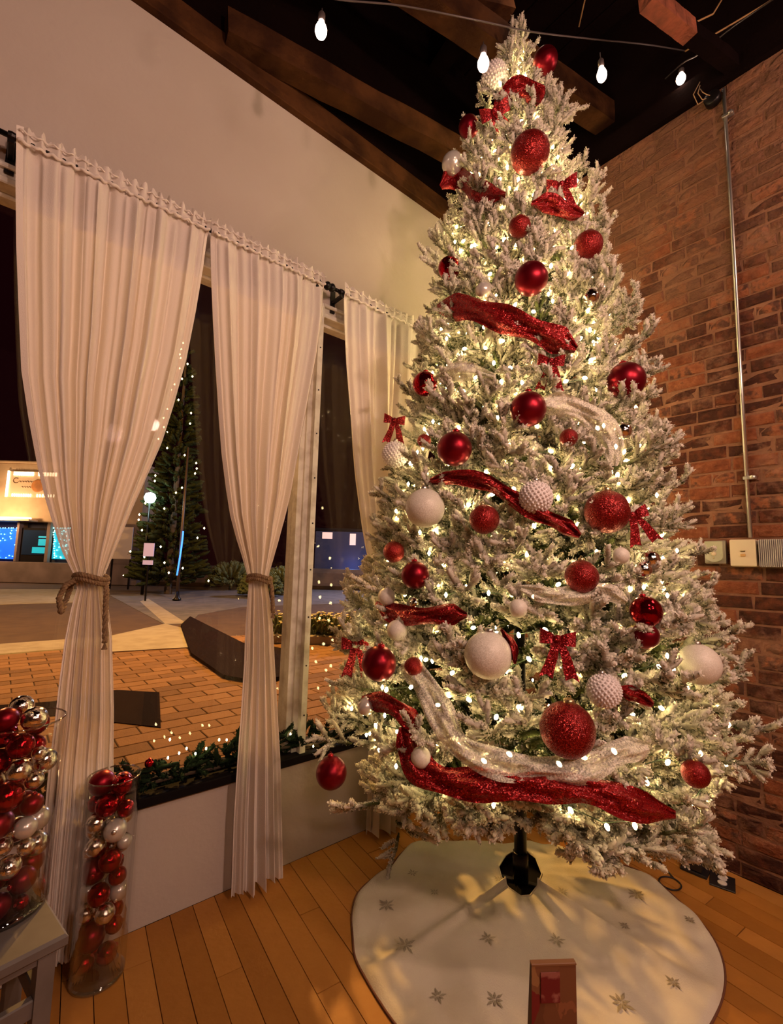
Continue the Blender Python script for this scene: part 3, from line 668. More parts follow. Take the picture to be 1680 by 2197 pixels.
# ------------------------------------------------------------------ THE TREE
TC = np.array([1.781, 1.226])
PR = [(.30, .50), (.42, .60), (.55, .73), (.70, .80), (.9, .765), (1.3, .665), (1.89, .54), (2.4, .44), (2.8, .375), (3.2, .29), (3.45, .22), (3.7, .125), (3.9, .065), (4.12, .015)]
def trad(z):
    if z <= PR[0][0]: return PR[0][1]
    for a, b in zip(PR, PR[1:]):
        if z <= b[0]: return a[1]+(b[1]-a[1])*(z-a[0])/(b[0]-a[0])
    return .01
def tsurf(px, py, k=1.0):
    d = ray(px, py); best = None
    for i in range(900):
        t = .5+i*.0035; p = O+d*t; rr = math.hypot(p[0]-TC[0], p[1]-TC[1]); R = trad(p[2])*k
        if rr <= R and p[2] > .2: return p
        e = rr-R
        if best is None or e < best[0]: best = (e, p)
    return best[1]
def twig(p0, d, L, r, nn, rg, flock_bias=0):
    """one fuzzy flocked finger -> verts, tris, attr"""
    d = d/np.linalg.norm(d); ref = np.array([0, 0, 1.]) if abs(d[2]) < .9 else np.array([1., 0, 0])
    a = np.cross(d, ref); a /= np.linalg.norm(a); b = np.cross(d, a)
    V_, F_, A_ = [], [], []
    rings = [(0, .45), (.35, .95), (.75, 1.0), (.94, .6)]; sg = 5
    for t, k in rings:
        for j in range(sg):
            th = 2*PI*j/sg+t*2; rr = r*.62*k*rg.uniform(.8, 1.2); V_.append(p0+d*L*t+(a*math.cos(th)+b*math.sin(th))*rr)
            A_.append(.50+flock_bias+.25*t)
    V_.append(p0+d*L); A_.append(.9)
    for i in range(3):
        for j in range(sg):
            q0, q1, q2, q3 = i*sg+j, i*sg+(j+1) % sg, (i+1)*sg+(j+1) % sg, (i+1)*sg+j
            F_ += [(q0, q1, q2), (q0, q2, q3)]
    for j in range(sg): F_.append((3*sg+j, 3*sg+(j+1) % sg, 4*sg))
    k0 = len(V_)
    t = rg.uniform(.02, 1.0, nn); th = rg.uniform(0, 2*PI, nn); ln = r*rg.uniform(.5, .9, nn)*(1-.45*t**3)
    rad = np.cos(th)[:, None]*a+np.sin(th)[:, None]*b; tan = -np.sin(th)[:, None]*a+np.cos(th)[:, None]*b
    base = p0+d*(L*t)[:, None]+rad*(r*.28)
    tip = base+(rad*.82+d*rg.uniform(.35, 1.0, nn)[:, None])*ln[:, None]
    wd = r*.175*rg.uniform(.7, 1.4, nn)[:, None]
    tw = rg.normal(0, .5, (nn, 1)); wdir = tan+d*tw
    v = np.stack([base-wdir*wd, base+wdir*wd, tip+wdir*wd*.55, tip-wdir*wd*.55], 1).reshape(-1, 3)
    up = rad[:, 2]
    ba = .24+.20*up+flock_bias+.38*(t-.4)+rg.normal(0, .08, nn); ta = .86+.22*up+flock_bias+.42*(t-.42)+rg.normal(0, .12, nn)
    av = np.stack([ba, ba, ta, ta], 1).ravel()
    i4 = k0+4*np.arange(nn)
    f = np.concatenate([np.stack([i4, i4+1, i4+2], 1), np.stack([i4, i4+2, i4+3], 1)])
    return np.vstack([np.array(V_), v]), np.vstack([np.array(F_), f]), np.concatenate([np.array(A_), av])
def spray(L, ntw, rg, bias=0, nn=56):
    """branch spray along +X with z up"""
    Vs, Fs, As = [], [], []; off = 0
    def put(x):
        nonlocal off
        Vs.append(x[0]); Fs.append(x[1]+off); As.append(x[2]); off += len(x[0])
    curve = lambda t: np.array([L*t, 0, .10*L*t*t])
    put(twig(curve(0), np.array([1, 0, .02]), L*.55, .013, int(nn*.8), rg, bias-.32))
    put(twig(curve(.45), np.array([1, 0, .12]), L*.35, .015, nn, rg, bias-.12))
    put(twig(curve(.75), np.array([1, 0, .2]), max(.07, L*.33), .017, nn, rg, bias+.05))
    for i in range(ntw):
        t = .22+.70*i/max(1, ntw-1)+rg.uniform(-.04, .04); s_ = 1 if i % 2 else -1
        p = curve(t); el = rg.uniform(-.1, .8); yawa = rg.uniform(.5, .95)*s_
        d = np.array([math.cos(yawa)*math.cos(el), math.sin(yawa)*math.cos(el), math.sin(el)])
        l_ = rg.uniform(.085, .125)*(1-.2*t)
        put(twig(p, d, l_, .0172*rg.uniform(.85, 1.15), nn, rg, bias+.03))
        if rg.random() < .6:
            p2 = p+d*l_*rg.uniform(.35, .6); ya2 = yawa+rg.choice([-1, 1])*rg.uniform(.5, .8); e2 = el+rg.uniform(-.1, .5)
            d2 = np.array([math.cos(ya2)*math.cos(e2), math.sin(ya2)*math.cos(e2), math.sin(e2)])
            put(twig(p2, d2, l_*rg.uniform(.55, .75), .016, int(nn*.75), rg, bias+.05))
    return np.vstack(Vs), np.vstack(Fs), np.concatenate(As)
variants = {}
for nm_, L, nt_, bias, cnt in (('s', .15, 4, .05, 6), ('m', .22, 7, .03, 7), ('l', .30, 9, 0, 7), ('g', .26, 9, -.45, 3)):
    for i in range(cnt):
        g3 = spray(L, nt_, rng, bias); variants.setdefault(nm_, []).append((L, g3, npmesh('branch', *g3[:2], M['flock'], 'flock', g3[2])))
# ornaments in the picture: x, y, radius(px), type, words
ORN = [
 (1170, 131, 26, 'RM', 'satin red ball near the very top, right of the tree tip'),
 (1062, 165, 29, 'WP', 'pinkish white knobbly ball near the top, beside the glowing bulb'),
 (1006, 272, 22, 'RM', 'satin red ball half hidden at the left edge of the tree top'),
 (1137, 328, 41, 'RG', 'large red glitter ball, topmost of the big glitter balls'),
 (972, 352, 24, 'PW', 'pearly white ball at the left edge above the red ribbon puff'),
 (1115, 486, 23, 'RG', 'small red glitter ball half covered by branch tips, above the satin ball'),
 (1262, 527, 30, 'RG', 'red glitter ball at the right edge of the upper tree'),
 (964, 575, 24, 'RS', 'dark red glossy ball at the left edge above the long red ribbon'),
 (1140, 598, 35, 'RM', 'satin red ball on the middle line of the upper tree, above the ribbon'),
 (1037, 623, 17, 'PW', 'small silvery pearl ball just above the long red ribbon'),
 (1268, 637, 17, 'SV', 'small mirrored silver ball at the upper right edge'),
 (912, 824, 27, 'RS', 'faceted glossy red ball at the left edge in front of the curtain'),
 (1343, 817, 39, 'RM', 'big satin red ball at the right edge against the bricks'),
 (1133, 878, 38, 'RM', 'satin red ball at the middle of the tree'),
 (1220, 939, 19, 'RG', 'tiny red glitter ball right of centre'),
 (1337, 925, 18, 'SV', 'small clear silver ball at the right edge below the big satin ball'),
 (910, 946, 15, 'RG', 'tiny red glitter ball left of the satin ball'),
 (975, 963, 37, 'RM', 'satin red ball left of centre above a white translucent globe'),
 (848, 975, 29, 'WP', 'white knobbly ball at the left edge before the curtain'),
 (1149, 1067, 36, 'WP', 'white knobbly ball at the centre of the tree'),
 (1302, 1098, 46, 'RG', 'large red glitter ball at the right beside a red bow'),
 (1039, 1114, 32, 'RG', 'medium red glitter ball left of the white knobbly ball'),
 (912, 1090, 42, 'WG', 'large frosted white globe at the left side'),
 (845, 1184, 23, 'RG', 'red glitter ball at the left edge under the frosted globe'),
 (891, 1234, 30, 'RM', 'satin red ball with a branch tip across it, lower left'),
 (1248, 1237, 35, 'RG', 'red glitter ball above the white sheer ribbon, right of centre'),
 (1332, 1192, 18, 'WG', 'small frosted white ball near the right side'),
 (1396, 1200, 19, 'SV', 'mirrored silver ball at the right edge, upper of a close pair'),
 (1380, 1222, 18, 'SV', 'mirrored silver ball at the right edge, lower of a close pair'),
 (1112, 1305, 20, 'WG', 'small frosted white ball at the middle of the lower tree'),
 (830, 1280, 19, 'WG', 'small frosted white ball at the left edge above a red ribbon'),
 (1386, 1312, 33, 'RS', 'glossy dark red ball at the lower right, above a satin one'),
 (1385, 1364, 28, 'RM', 'satin red ball directly below the glossy dark red one'),
 (1047, 1405, 50, 'WG', 'largest frosted white globe, left of the lower red bow'),
 (1500, 1425, 42, 'WG', 'large frosted white globe sticking out at the right edge'),
 (813, 1423, 37, 'RM', 'satin red ball at the lower left beside a red bow'),
 (887, 1430, 20, 'RG', 'tiny red glitter ball right of the lower left satin ball'),
 (785, 1516, 18, 'PW', 'small pearl ball at the lower left edge'),
 (1217, 1565, 57, 'RG', 'largest red glitter ball hanging over the white sheer ribbon'),
 (1296, 1482, 36, 'WP', 'white knobbly ball partly buried above the largest glitter ball'),
 (711, 1658, 33, 'RM', 'satin red ball hanging at the lowest left tip before the white wall'),
 (1492, 1660, 28, 'RG', 'dark red glitter ball at the lower right edge'),
 (852, 1352, 22, 'WG', 'frosted white ball under the lower left red ribbon'),
 (903, 1625, 22, 'WG', 'frosted white ball at the left end of the lowest red ribbon'),
 (889, 1294, 11, 'SV', 'tiniest silver ball under the lower left satin ball'),
]
TYP = {'RM': ('red_matte', 'red_cap', 'satin'), 'RG': ('red_glitter', 'gold_cap', ''), 'RS': ('red_shiny', 'red_cap', ''), 'WG': ('white_glitter', 'silver_cap', ''), 'WP': ('white_pom', 'silver_cap', ''), 'SV': ('silver_mirror', 'silver_cap', ''), 'PW': ('pearl', 'silver_cap', '')}
def sphere_data(name, m, seg=28, rings=18):
    pr = [(max(1e-4, math.sin(PI*i/rings)), -math.cos(PI*i/rings)) for i in range(rings+1)]
    return MB().lathe(pr, seg).data(name, m, True)
BALL = {k: sphere_data('ball', M[v[0]]) for k, v in TYP.items()}
BALLS = {k: sphere_data('ball', M[v[0]], 18, 12) for k, v in TYP.items()}
def pom_data():
    b = MB(); n = 230
    pr = [(max(1e-4, .93*math.sin(PI*i/12)), -.93*math.cos(PI*i/12)) for i in range(13)]; b.lathe(pr, 16)
    for i in range(n):
        z = 1-2*(i+.5)/n; r = math.sqrt(1-z*z); th = i*2.39996; p = Vector((r*math.cos(th), r*math.sin(th), z))
        q = p.to_track_quat('Z', 'Y').to_matrix(); b.lathe([(.088, -.06), (.085, 0), (.06, .05), (.005, .075)], 6, p*.95, rot=q)
    return b.data('ball', M['white_pom'], True)
BALL['WP'] = pom_data()
CAPS = {}
for k, v in TYP.items():
    c_ = MB(); c_.lathe([(.19, .955), (.20, .97), (.20, 1.10), (.15, 1.14), (.02, 1.15)], 14)
    c_.tube([(.07*math.cos(t), 0, 1.19+.07*math.sin(t)) for t in np.linspace(0, 2*PI, 13)], .018, 5); CAPS[k] = c_.data('cap', M[v[1]], True)
def ornament(p, r, ty, label, group, small=False, rot=None, cat='ornament', name='ornament'):
    o = obj(name, (BALLS if small and ty != 'WP' else BALL)[ty]); M_ = Matrix.Translation(V(p)) @ (rot.to_4x4() if rot else Matrix.Identity(4)) @ Matrix.Diagonal((r, r, r, 1))
    o.matrix_world = M_; tag(o, label, cat, group); c = obj('cap', CAPS[ty], o)
    return o
OP = []
for (x, y, r, ty, lab) in ORN:
    p = tsurf(x, y, 1.0 if r < 22 else .985); dist = (p-O)@fw; rw = r/F*dist*.985
    d = ray(x, y); p = p - d/np.linalg.norm(d)*min(.03, rw*.5)
    ornament(p, rw, ty, lab+' on the tree' if len(lab.split()) < 13 and 'tree' not in lab else lab, 'ornaments on the Christmas tree', rot=Matrix.Rotation(random.uniform(-.2, .2), 3, 'X') @ Matrix.Rotation(random.uniform(0, 6), 3, 'Z'))
    OP.append((x, y, r, (p-O)@fw))
# ribbons and bows
RIB = [
 ('red', [(946, 402), (975, 380), (1005, 392), (1035, 415), (1085, 418)], 40, 'puffed red glitter ribbon at the left edge of the upper tree'),
 ('red', [(1140, 437), (1180, 436), (1215, 452), (1252, 462)], 34, 'red glitter ribbon tucked under the bow at the upper right'),
 ('red', [(938, 662), (1000, 660), (1060, 678), (1120, 698), (1180, 722), (1236, 750)], 52, 'long red glitter ribbon sweeping across the upper middle'),
 ('red', [(920, 1034), (975, 1024), (1040, 1034), (1090, 1062), (1150, 1100), (1200, 1122), (1245, 1150)], 34, 'red glitter ribbon sweeping behind the white knobbly ball at centre'),
 ('red', [(806, 1294), (850, 1318), (905, 1322), (960, 1318), (1002, 1320)], 40, 'red glitter ribbon at the lower left above the frosted ball'),
 ('red', [(1075, 1350), (1098, 1385), (1105, 1425)], 20, 'narrow red ribbon tail right of the largest frosted globe'),
 ('red', [(866, 1558), (880, 1610), (905, 1652), (960, 1676), (1040, 1684), (1120, 1688), (1200, 1686), (1280, 1700), (1360, 1726), (1450, 1748)], 60, 'lowest and longest red glitter ribbon around the tree'),
 ('red', [(775, 1500), (830, 1510), (870, 1535), (900, 1562)], 40, 'red glitter ribbon beside the small pearl ball at lower left'),
 ('red', [(1328, 1478), (1365, 1492), (1402, 1512)], 34, 'short glossy red ribbon right of the buried white knobbly ball'),
 ('red', [(1062, 250), (1085, 212), (1112, 192), (1145, 200), (1158, 222)], 42, 'red glitter ribbon arched just under the tree top'),
 ('white', [(862, 1424), (905, 1460), (945, 1530), (985, 1600), (1070, 1640), (1160, 1650), (1250, 1648), (1330, 1612), (1392, 1604)], 56, 'long white sheer ribbon swooping under the largest glitter ball'),
 ('white', [(1118, 1262), (1180, 1278), (1240, 1276), (1300, 1268), (1345, 1292)], 40, 'white sheer ribbon across the middle, below a red glitter ball'),
 ('white', [(1150, 868), (1220, 872), (1280, 905), (1312, 950), (1316, 1000)], 52, 'white sheer ribbon curling down right of the middle satin ball'),
 ('white', [(930, 812), (990, 796), (1060, 806)], 36, 'white sheer ribbon at the upper left above the satin balls'),
 ('white', [(1430, 1278), (1436, 1310), (1440, 1345)], 36, 'white sheer ribbon end sticking out at the right edge'),
]
for kind, pts, wpx, lab in RIB:
    path2 = smoothpath(pts, 9); P = []
    for (x, y) in path2:
        q = tsurf(x, y, .985); d = ray(x, y); P.append(q-d/np.linalg.norm(d)*.018)
    P = np.array(P)
    for _ in range(4): P[1:-1] = (P[:-2]+2*P[1:-1]+P[2:])/4
    rr = random.Random(lab); ph = [rr.uniform(0, 6) for _ in range(6)]; nw = 12; v = []; f = []; n = len(P)
    for i in range(n):
        t = P[min(i+1, n-1)]-P[max(i-1, 0)]; t /= np.linalg.norm(t); nn_ = (O-P[i]); nn_ /= np.linalg.norm(nn_); s_ = np.cross(nn_, t); s_ /= np.linalg.norm(s_)
        dist = (P[i]-O)@fw; wm = wpx/F*dist*(1+.15*math.sin(i*.35+ph[0]))*(min(1, .30+i*.12, .30+(n-1-i)*.12))
        for j in range(nw+1):
            u = j/nw-.5; crinkle = .010*math.sin(u*9+i*.30+ph[1])+.006*math.sin(u*21-i*.22+ph[2])+.004*rr.uniform(-1, 1)
            v.append(P[i]+s_*wm*u+nn_*(crinkle-.05*wm*abs(u)*2+.012*math.cos(u*PI)))
    for i in range(n-1):
        for j in range(nw): a = i*(nw+1)+j; f.append((a, a+1, a+nw+2, a+nw+1))
    c0 = P[n//2]; o = MB().add([p-c0 for p in v], f).build('ribbon', M['red_ribbon' if kind == 'red' else 'sheer'], smooth=True, loc=V(c0))
    tag(o, lab, 'ribbon', 'ribbons woven around the Christmas tree')
def bow(x, y, s, label, tilt, tail=1.0):
    p = tsurf(x, y, .985); d = ray(x, y); d /= np.linalg.norm(d); p = p-d*.03; dist = (p-O)@fw; k = s/F*dist
    X = Vector(np.cross(d, [0, 0, 1])).normalized(); Y = Vector(d); Z = X.cross(Y); R = Matrix((X, Y, Z)).transposed() @ Matrix.Rotation(tilt, 3, 'Y')
    root = empty('bow', p, label, 'bow', 'red glitter bows on the tree'); root.matrix_world = Matrix.Translation(V(p)) @ R.to_4x4() @ Matrix.Scale(k, 4)
    for s_ in (-1, 1):
        v = []; f = []
        for i in range(13):
            t = i/12; a = PI*2*t; cx_ = s_*(.08+.40*(1-math.cos(a))/2*1.05); yy = -.10*math.sin(a); hh = .13+.16*math.sin(PI*t)
            for q in (-1, -.33, .33, 1): v.append((cx_, yy-.03*abs(q), q*hh*.75+.05*s_*0+.06*(1-math.cos(a))/2))
        for i in range(12):
            for j in range(3): a = i*4+j; f.append((a, a+1, a+5, a+4))
        MB().add(v, f).build('loop', M['red_bow'], root, smooth=True)
        v = []; f = []
        for i in range(9):
            t = i/8; cx_ = s_*.06+(.30*s_+.12)*t+.03*math.sin(t*5); hh = .10+.09*t
            for q in (-1, 0, 1): v.append((cx_+q*hh, -.05-.04*math.sin(t*6+q), -.05-1.05*tail*t+(.10*abs(q)-.1)*(t == 1)*-1))
        for i in range(8):
            for j in range(2): a = i*3+j; f.append((a, a+1, a+4, a+3))
        MB().add(v, f).build('tail', M['red_bow'], root, smooth=True)
    MB().lathe([(.05, -.11), (.10, -.06), (.11, 0), (.10, .06), (.05, .11)], 10, (0, -.05, .02)).build('knot', M['red_bow'], root, smooth=True)
    OP.append((x, y, s*.45, dist)); OP.append((x+s*.1, y+s*.5, s*.35, dist))
bow(1062, 240, 62, 'red glitter bow near the tree top, left of the arched ribbon', -.25)
bow(1205, 397, 62, 'red glitter bow at the upper right over a ribbon', 0)
bow(1182, 775, 56, 'small red glitter bow above the middle satin ball', .15)
bow(1196, 1372, 74, 'biggest red glitter bow, right of the largest frosted globe', .05)
bow(1358, 1106, 60, 'red glitter bow at the right edge beside the large glitter ball', -.3)
bow(762, 1384, 60, 'red glitter bow at the lower left edge above the satin ball', .0)
bow(846, 902, 46, 'red bow at the left edge before the curtain', .1)
# branches
tree = empty('christmas_tree', (TC[0], TC[1], 0), 'tall flocked artificial Christmas tree standing in the corner on a round skirt', 'Christmas tree')
MB().tube([(0, 0, .03), (0, 0, .6), (0, 0, 2.4), (0.01, 0, 3.9)], [.026, .026, .02, .008], 12).build('trunk', M['black_iron'], tree, smooth=True)
sd = MB(); sd.lathe([(.032, .02), (.032, .13), (.027, .135), (.027, .02)], 16)
sd.build('stand_collar', M['black_iron'], tree, smooth=True)
MB().lathe([(.17, .002), (.17, .008), (.165, .010)], 32).build('stand_base', M['black_paint'], tree)
for k in range(4):
    a = k*PI/2+.5; R = Matrix.Rotation(a, 3, 'Z'); MB().box((.03, -.012, .004), (.20, .012, .020), bev=.003, rot=R).build('stand_leg', M['black_iron'], tree)
def proj(p):
    q = p-O; zf = q@fw
    return CX+F*(q@RT)/zf, CY-F*(q@UP)/zf, zf
places = []
def place(kind, tip, d, roll, sc):
    L = variants[kind][0][0]*sc; places.append((kind, random.randrange(len(variants[kind])), tip-np.array(d)*L*.92, d, roll, sc))
camaz = math.atan2(-TC[1], -TC[0])
def ok(base, tip):
    for p in (tip, base*.35+tip*.65, base*.7+tip*.3):
        x, y, zf = proj(p)
        for (ox, oy, orr, oz) in OP:
            if abs(x-ox) < orr+22 and abs(y-oy) < orr+22 and (x-ox)**2+(y-oy)**2 < (orr*.80+9)**2 and zf < oz+.02 and orr > 13: return False
    return True
def onrib(p):
    x, y, zf = proj(p)
    for pts, wpx in RP:
        for (qx, qy) in pts:
            if abs(x-qx) < wpx*.45+6 and abs(y-qy) < wpx*.45+6: return True
    return False
RP = [(smoothpath(r[1], 4), r[2]) for r in RIB]
cnt = 0; tries = 0
golden = 0
while cnt < 1010 and tries < 9000:
    tries += 1; u = random.random()
    z = .40+3.45*(1-math.sqrt(1-u*.985))/1.0*1.0 if False else .38+3.5*(1-(1-u)**.62)
    R = trad(z)
    az = camaz + (random.gauss(0, .95) if random.random() < .78 else random.uniform(-PI, PI))
    face = math.cos(az-camaz)
    if z < .40+.11*max(0, face)**2: continue
    hgt = max(0.0, (z-.4)/3.6)
    el = math.radians(-4+20*hgt+42*hgt**2.2 + 14*max(0, face)*(1-hgt) + random.gauss(0, 11))
    d = np.array([math.cos(az)*math.cos(el), math.sin(az)*math.cos(el), math.sin(el)])
    inner = random.random() < .38
    rr = max(.01, R-.05*min(1, R/.25))*(random.uniform(.60, .84) if inner else random.uniform(.90, 1.04))
    tip = np.array([TC[0]+math.cos(az)*rr, TC[1]+math.sin(az)*rr, z+.05])
    if tip[1] > YW-.19 or tip[0] > XB-.10: continue
    kind = ('g' if random.random() < .85 else 'm') if inner else ('s' if R < .2 else ('m' if R < .45 or random.random() < .35 else 'l'))
    if R < .3 and kind in 'gl': kind = 's'
    sc = random.uniform(.85, 1.15) if R > .15 else random.uniform(.6, .9)
    L = variants[kind][0][0]*sc
    if not inner and not ok(tip-d*L, tip): continue
    if not inner and onrib(tip) and random.random() < .5: continue
    place(kind, tip, d, random.uniform(-.9, .9), sc); cnt += 1
k = 0
while k < 190:
    u = random.random(); z = .5+3.2*(1-(1-u)**.7); R_ = trad(z); az = camaz+random.choice([-1, 1])*random.gauss(1.35, .45)
    el = math.radians(12+34*((z-.4)/3.6)**1.3+random.gauss(0, 9)); d = np.array([math.cos(az)*math.cos(el), math.sin(az)*math.cos(el), math.sin(el)])
    rr = R_+random.uniform(-.03, .055)*min(1, R_/.3); tip = np.array([TC[0]+math.cos(az)*rr, TC[1]+math.sin(az)*rr, z+.04]); k += 1
    if tip[1] > YW-.17 or tip[0] > XB-.08: continue
    kind = 's' if R_ < .3 else 'm'; sc = random.uniform(.7, 1.0); L = variants[kind][0][0]*sc
    if ok(tip-d*L, tip): place(kind, tip, d, random.uniform(-.9, .9), sc)
# leader tips at the top
for i in range(12):
    a = i*2.4; el = math.radians(random.uniform(60, 86)); d = np.array([math.cos(a)*math.cos(el), math.sin(a)*math.cos(el), math.sin(el)])
    z = random.uniform(3.74, 4.0); place('s', np.array([TC[0]+.04*math.cos(a), TC[1]+.04*math.sin(a), z+.04]), d, 0, random.uniform(.55, .8))
place('s', np.array([1.82, 1.20, 4.13]), np.array([.05, -.02, .995]), 0, .8); place('s', np.array([1.80, 1.22, 4.07]), np.array([-.10, .06, .98]), 1, .8)
# drooping fringe and individually visible low tips
for (x, y, dx, dz, kind) in ((845, 1850, -.15, -.95, 's'), (905, 1800, .8, -.5, 's'), (690, 1585, -1, .15, 's'), (1420, 1830, .9, -.2, 's'), (740, 1740, -.9, -.2, 's')):
    p = tsurf(x, y, .98); d = RT*dx+np.array([0, 0, dz])*1.0; d = d/np.linalg.norm(d); place(kind, p, d, random.uniform(-1, 1), .85)
for k in range(120):   # bottom ring
    az = camaz+random.uniform(-2.1, 2.1); el = math.radians(random.uniform(-24, 4)); d = np.array([math.cos(az)*math.cos(el), math.sin(az)*math.cos(el), math.sin(el)])
    rr = random.uniform(.42, .645); tip = np.array([TC[0]+math.cos(az)*rr, TC[1]+math.sin(az)*rr, random.uniform(.33, .44)+.13*max(0, math.cos(az-camaz))**2])
    if tip[1] > YW-.19 or tip[0] > XB-.10: continue
    place('m', tip, d, random.uniform(-1, 1), random.uniform(.85, 1.1))
def pmat(pl):
    kind, vi, base, d, roll, sc = pl
    X = Vector(tuple(d)); up = Vector((0, 0, 1)) if abs(X.z) < .95 else Vector((0, 1, 0)); Y = up.cross(X).normalized(); Z = X.cross(Y)
    return Matrix.Translation(Vector(tuple(base))) @ (Matrix((X, Y, Z)).transposed() @ Matrix.Rotation(roll, 3, 'X')).to_4x4() @ Matrix.Scale(sc, 4)
def vis(pl):
    tip = pl[2]+np.array(pl[3])*.2; x, y, zf = proj(tip); k = {'s': .8, 'm': 1.1, 'l': 1.4, 'g': .4}[pl[0]]
    rr = math.hypot(tip[0]-TC[0], tip[1]-TC[1])/max(.05, trad(tip[2])); return k/zf**2*(1 if rr > .8 else .3)*(1 if math.cos(math.atan2(tip[1]-TC[1], tip[0]-TC[0])-camaz) > -.15 else .1)
places.sort(key=vis, reverse=True)
off = Matrix.Translation(Vector((-TC[0], -TC[1], 0)))
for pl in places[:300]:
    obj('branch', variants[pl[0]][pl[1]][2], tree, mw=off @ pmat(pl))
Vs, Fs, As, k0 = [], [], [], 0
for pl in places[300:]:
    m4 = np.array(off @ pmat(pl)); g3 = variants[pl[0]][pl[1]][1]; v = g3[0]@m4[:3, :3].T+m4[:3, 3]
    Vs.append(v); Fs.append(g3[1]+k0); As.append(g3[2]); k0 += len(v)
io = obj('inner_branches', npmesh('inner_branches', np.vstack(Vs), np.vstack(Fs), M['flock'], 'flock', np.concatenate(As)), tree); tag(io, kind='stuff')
# tree lights
ls = empty('fairy_lights', (TC[0], TC[1], .4), 'string of warm white fairy lights wound around the Christmas tree', 'string lights')
bd = MB().lathe([(.0015, -.009), (.0055, -.005), (.0065, 0), (.0055, .005), (.003, .009)], 7).data('bulb', M['tree_bulb'], True)
wp = []; n = 0; t = 0.0; bulbs = []
zc = .56; az = 0
while zc < 3.95:
    R = trad(zc); rr = max(.01, R-.03)*random.uniform(.80, .99); az += .085/max(R, .06); zc += .0022+.0028*(R < .3)
    p = np.array([TC[0]+math.cos(az)*rr, TC[1]+math.sin(az)*rr, zc+random.uniform(-.03, .03)])
    p[1] = min(p[1], YW-.16); p[0] = min(p[0], XB-.06)
    bulbs.append(p)
wp = [b*.97+np.array([TC[0], TC[1], b[2]])*.03 for b in bulbs]
front = sorted(bulbs, key=lambda b: -math.cos(math.atan2(b[1]-TC[1], b[0]-TC[0])-camaz)+random.uniform(-.3, .3))[:300]
q0 = np.array([TC[0], TC[1], .4])
for b in front:
    obj('bulb', bd, ls, mw=Matrix.Translation(V(b-q0)) @ Matrix.Rotation(random.uniform(0, 3), 4, 'X'))
fs = {id(b) for b in front}; rb = MB()
for b in bulbs:
    if id(b) not in fs: rb.lathe([(.0015, -.009), (.0065, 0), (.0015, .009)], 5, V(b-q0))
if rb.v: tag(rb.build('rear_bulbs', M['tree_bulb'], ls), kind='stuff')
MB().tube([p-q0 for p in wp], .0016, 4).build('cord', M['cord'], ls)
print('bulbs', len(bulbs), 'branches', len(places), 'tries', tries)
# ------------------------------------------------------------------ tree skirt
out_px = [(1060, 1812), (985, 1806), (900, 1808), (862, 1830), (835, 1862), (800, 1885), (768, 1915), (755, 1960), (757, 2010), (762, 2055), (785, 2100), (815, 2150), (850, 2200), (910, 2270), (1000, 2340), (1120, 2390), (1250, 2390), (1380, 2340), (1480, 2260), (1530, 2190), (1553, 2130), (1555, 2080), (1540, 2030), (1510, 1985), (1470, 1945), (1420, 1900), (1370, 1868), (1300, 1845), (1230, 1825), (1160, 1812)]
outl = [onz(x, y, .004)[:2] for x, y in out_px]; outl = smoothpath([np.array(p) for p in outl]+[np.array(outl[0])], 4)[:-1]
hole_px = [(1117, 1818), (1085, 1838), (1070, 1862), (1076, 1885), (1092, 1908), (1118, 1926), (1138, 1924), (1152, 1905), (1163, 1878), (1150, 1845)]
hol = [onz(x, y, .045)[:2] for x, y in hole_px]; hc = np.mean(hol, 0)
def ring_at(poly, th, c):
    best = 0; d = np.array([math.cos(th), math.sin(th)])
    for i in range(len(poly)):
        a, b = np.array(poly[i])-c, np.array(poly[(i+1) % len(poly)])-c; e = b-a; den = d[0]*e[1]-d[1]*e[0]
        if abs(den) < 1e-9: continue
        t = (a[0]*e[1]-a[1]*e[0])/den; s_ = (a[0]*d[1]-a[1]*d[0])/den
        if t > 0 and -1e-6 <= s_ <= 1+1e-6: best = max(best, t)
    return best
na, nr = 180, 44; v = []; f = []
r_ = random.Random(4); phs = [r_.uniform(0, 6) for _ in range(9)]
seamA = [math.atan2(*(np.array(onz(x, y, 0)[:2])-hc)[::-1]) for x, y in ((905, 2035), (1535, 2150))]
def sk_h(th, t, rout):
    e = t
    z = .010+.040*(1-t)**1.2
    side = 0
    z += .016*t*(.5+.5*math.sin(9*th+phs[0]+2*t))*(1-t*.4)+.009*math.sin(17*th+phs[1]+5*t)*t*(.4+.6*math.sin(2*th+phs[2]))
    for sa in seamA:
        dd = (th-sa+PI) % (2*PI)-PI; z += .022*math.exp(-(dd/.05)**2)*(1-.6*t)
    z = max(.0045, z)
    return z
for i in range(na):
    th = 2*PI*i/na; ri, ro = ring_at(hol, th, hc), ring_at(outl, th, hc)
    for j in range(nr+1):
        t = j/nr; r = ri+(ro-ri)*t; z = sk_h(th, t, ro)
        if j == nr: z = .003
        v.append((hc[0]+r*math.cos(th), hc[1]+r*math.sin(th), z))
for i in range(na):
    for j in range(nr): a, b = i*(nr+1)+j, ((i+1) % na)*(nr+1)+j; f.append((a, a+1, b+1, b))
sk = empty('tree_skirt', (hc[0], hc[1], 0), 'round cream tree skirt with snowflake print and a diamond hole', 'tree skirt'); so = V((hc[0], hc[1], 0))
MB().add([Vector(p)-so for p in v], f).build('fabric', M['skirt'], sk, smooth=True)
MB().tube([Vector(v[i*(nr+1)+nr])-so+Vector((0, 0, .001)) for i in list(range(na))+[0]], .0035, 5).build('piping', M['skirt_edge'], sk, smooth=True)
MB().tube([Vector(v[i*(nr+1)])-so for i in list(range(na))+[0]], .003, 5).build('hole_hem', M['skirt'], sk, smooth=True)
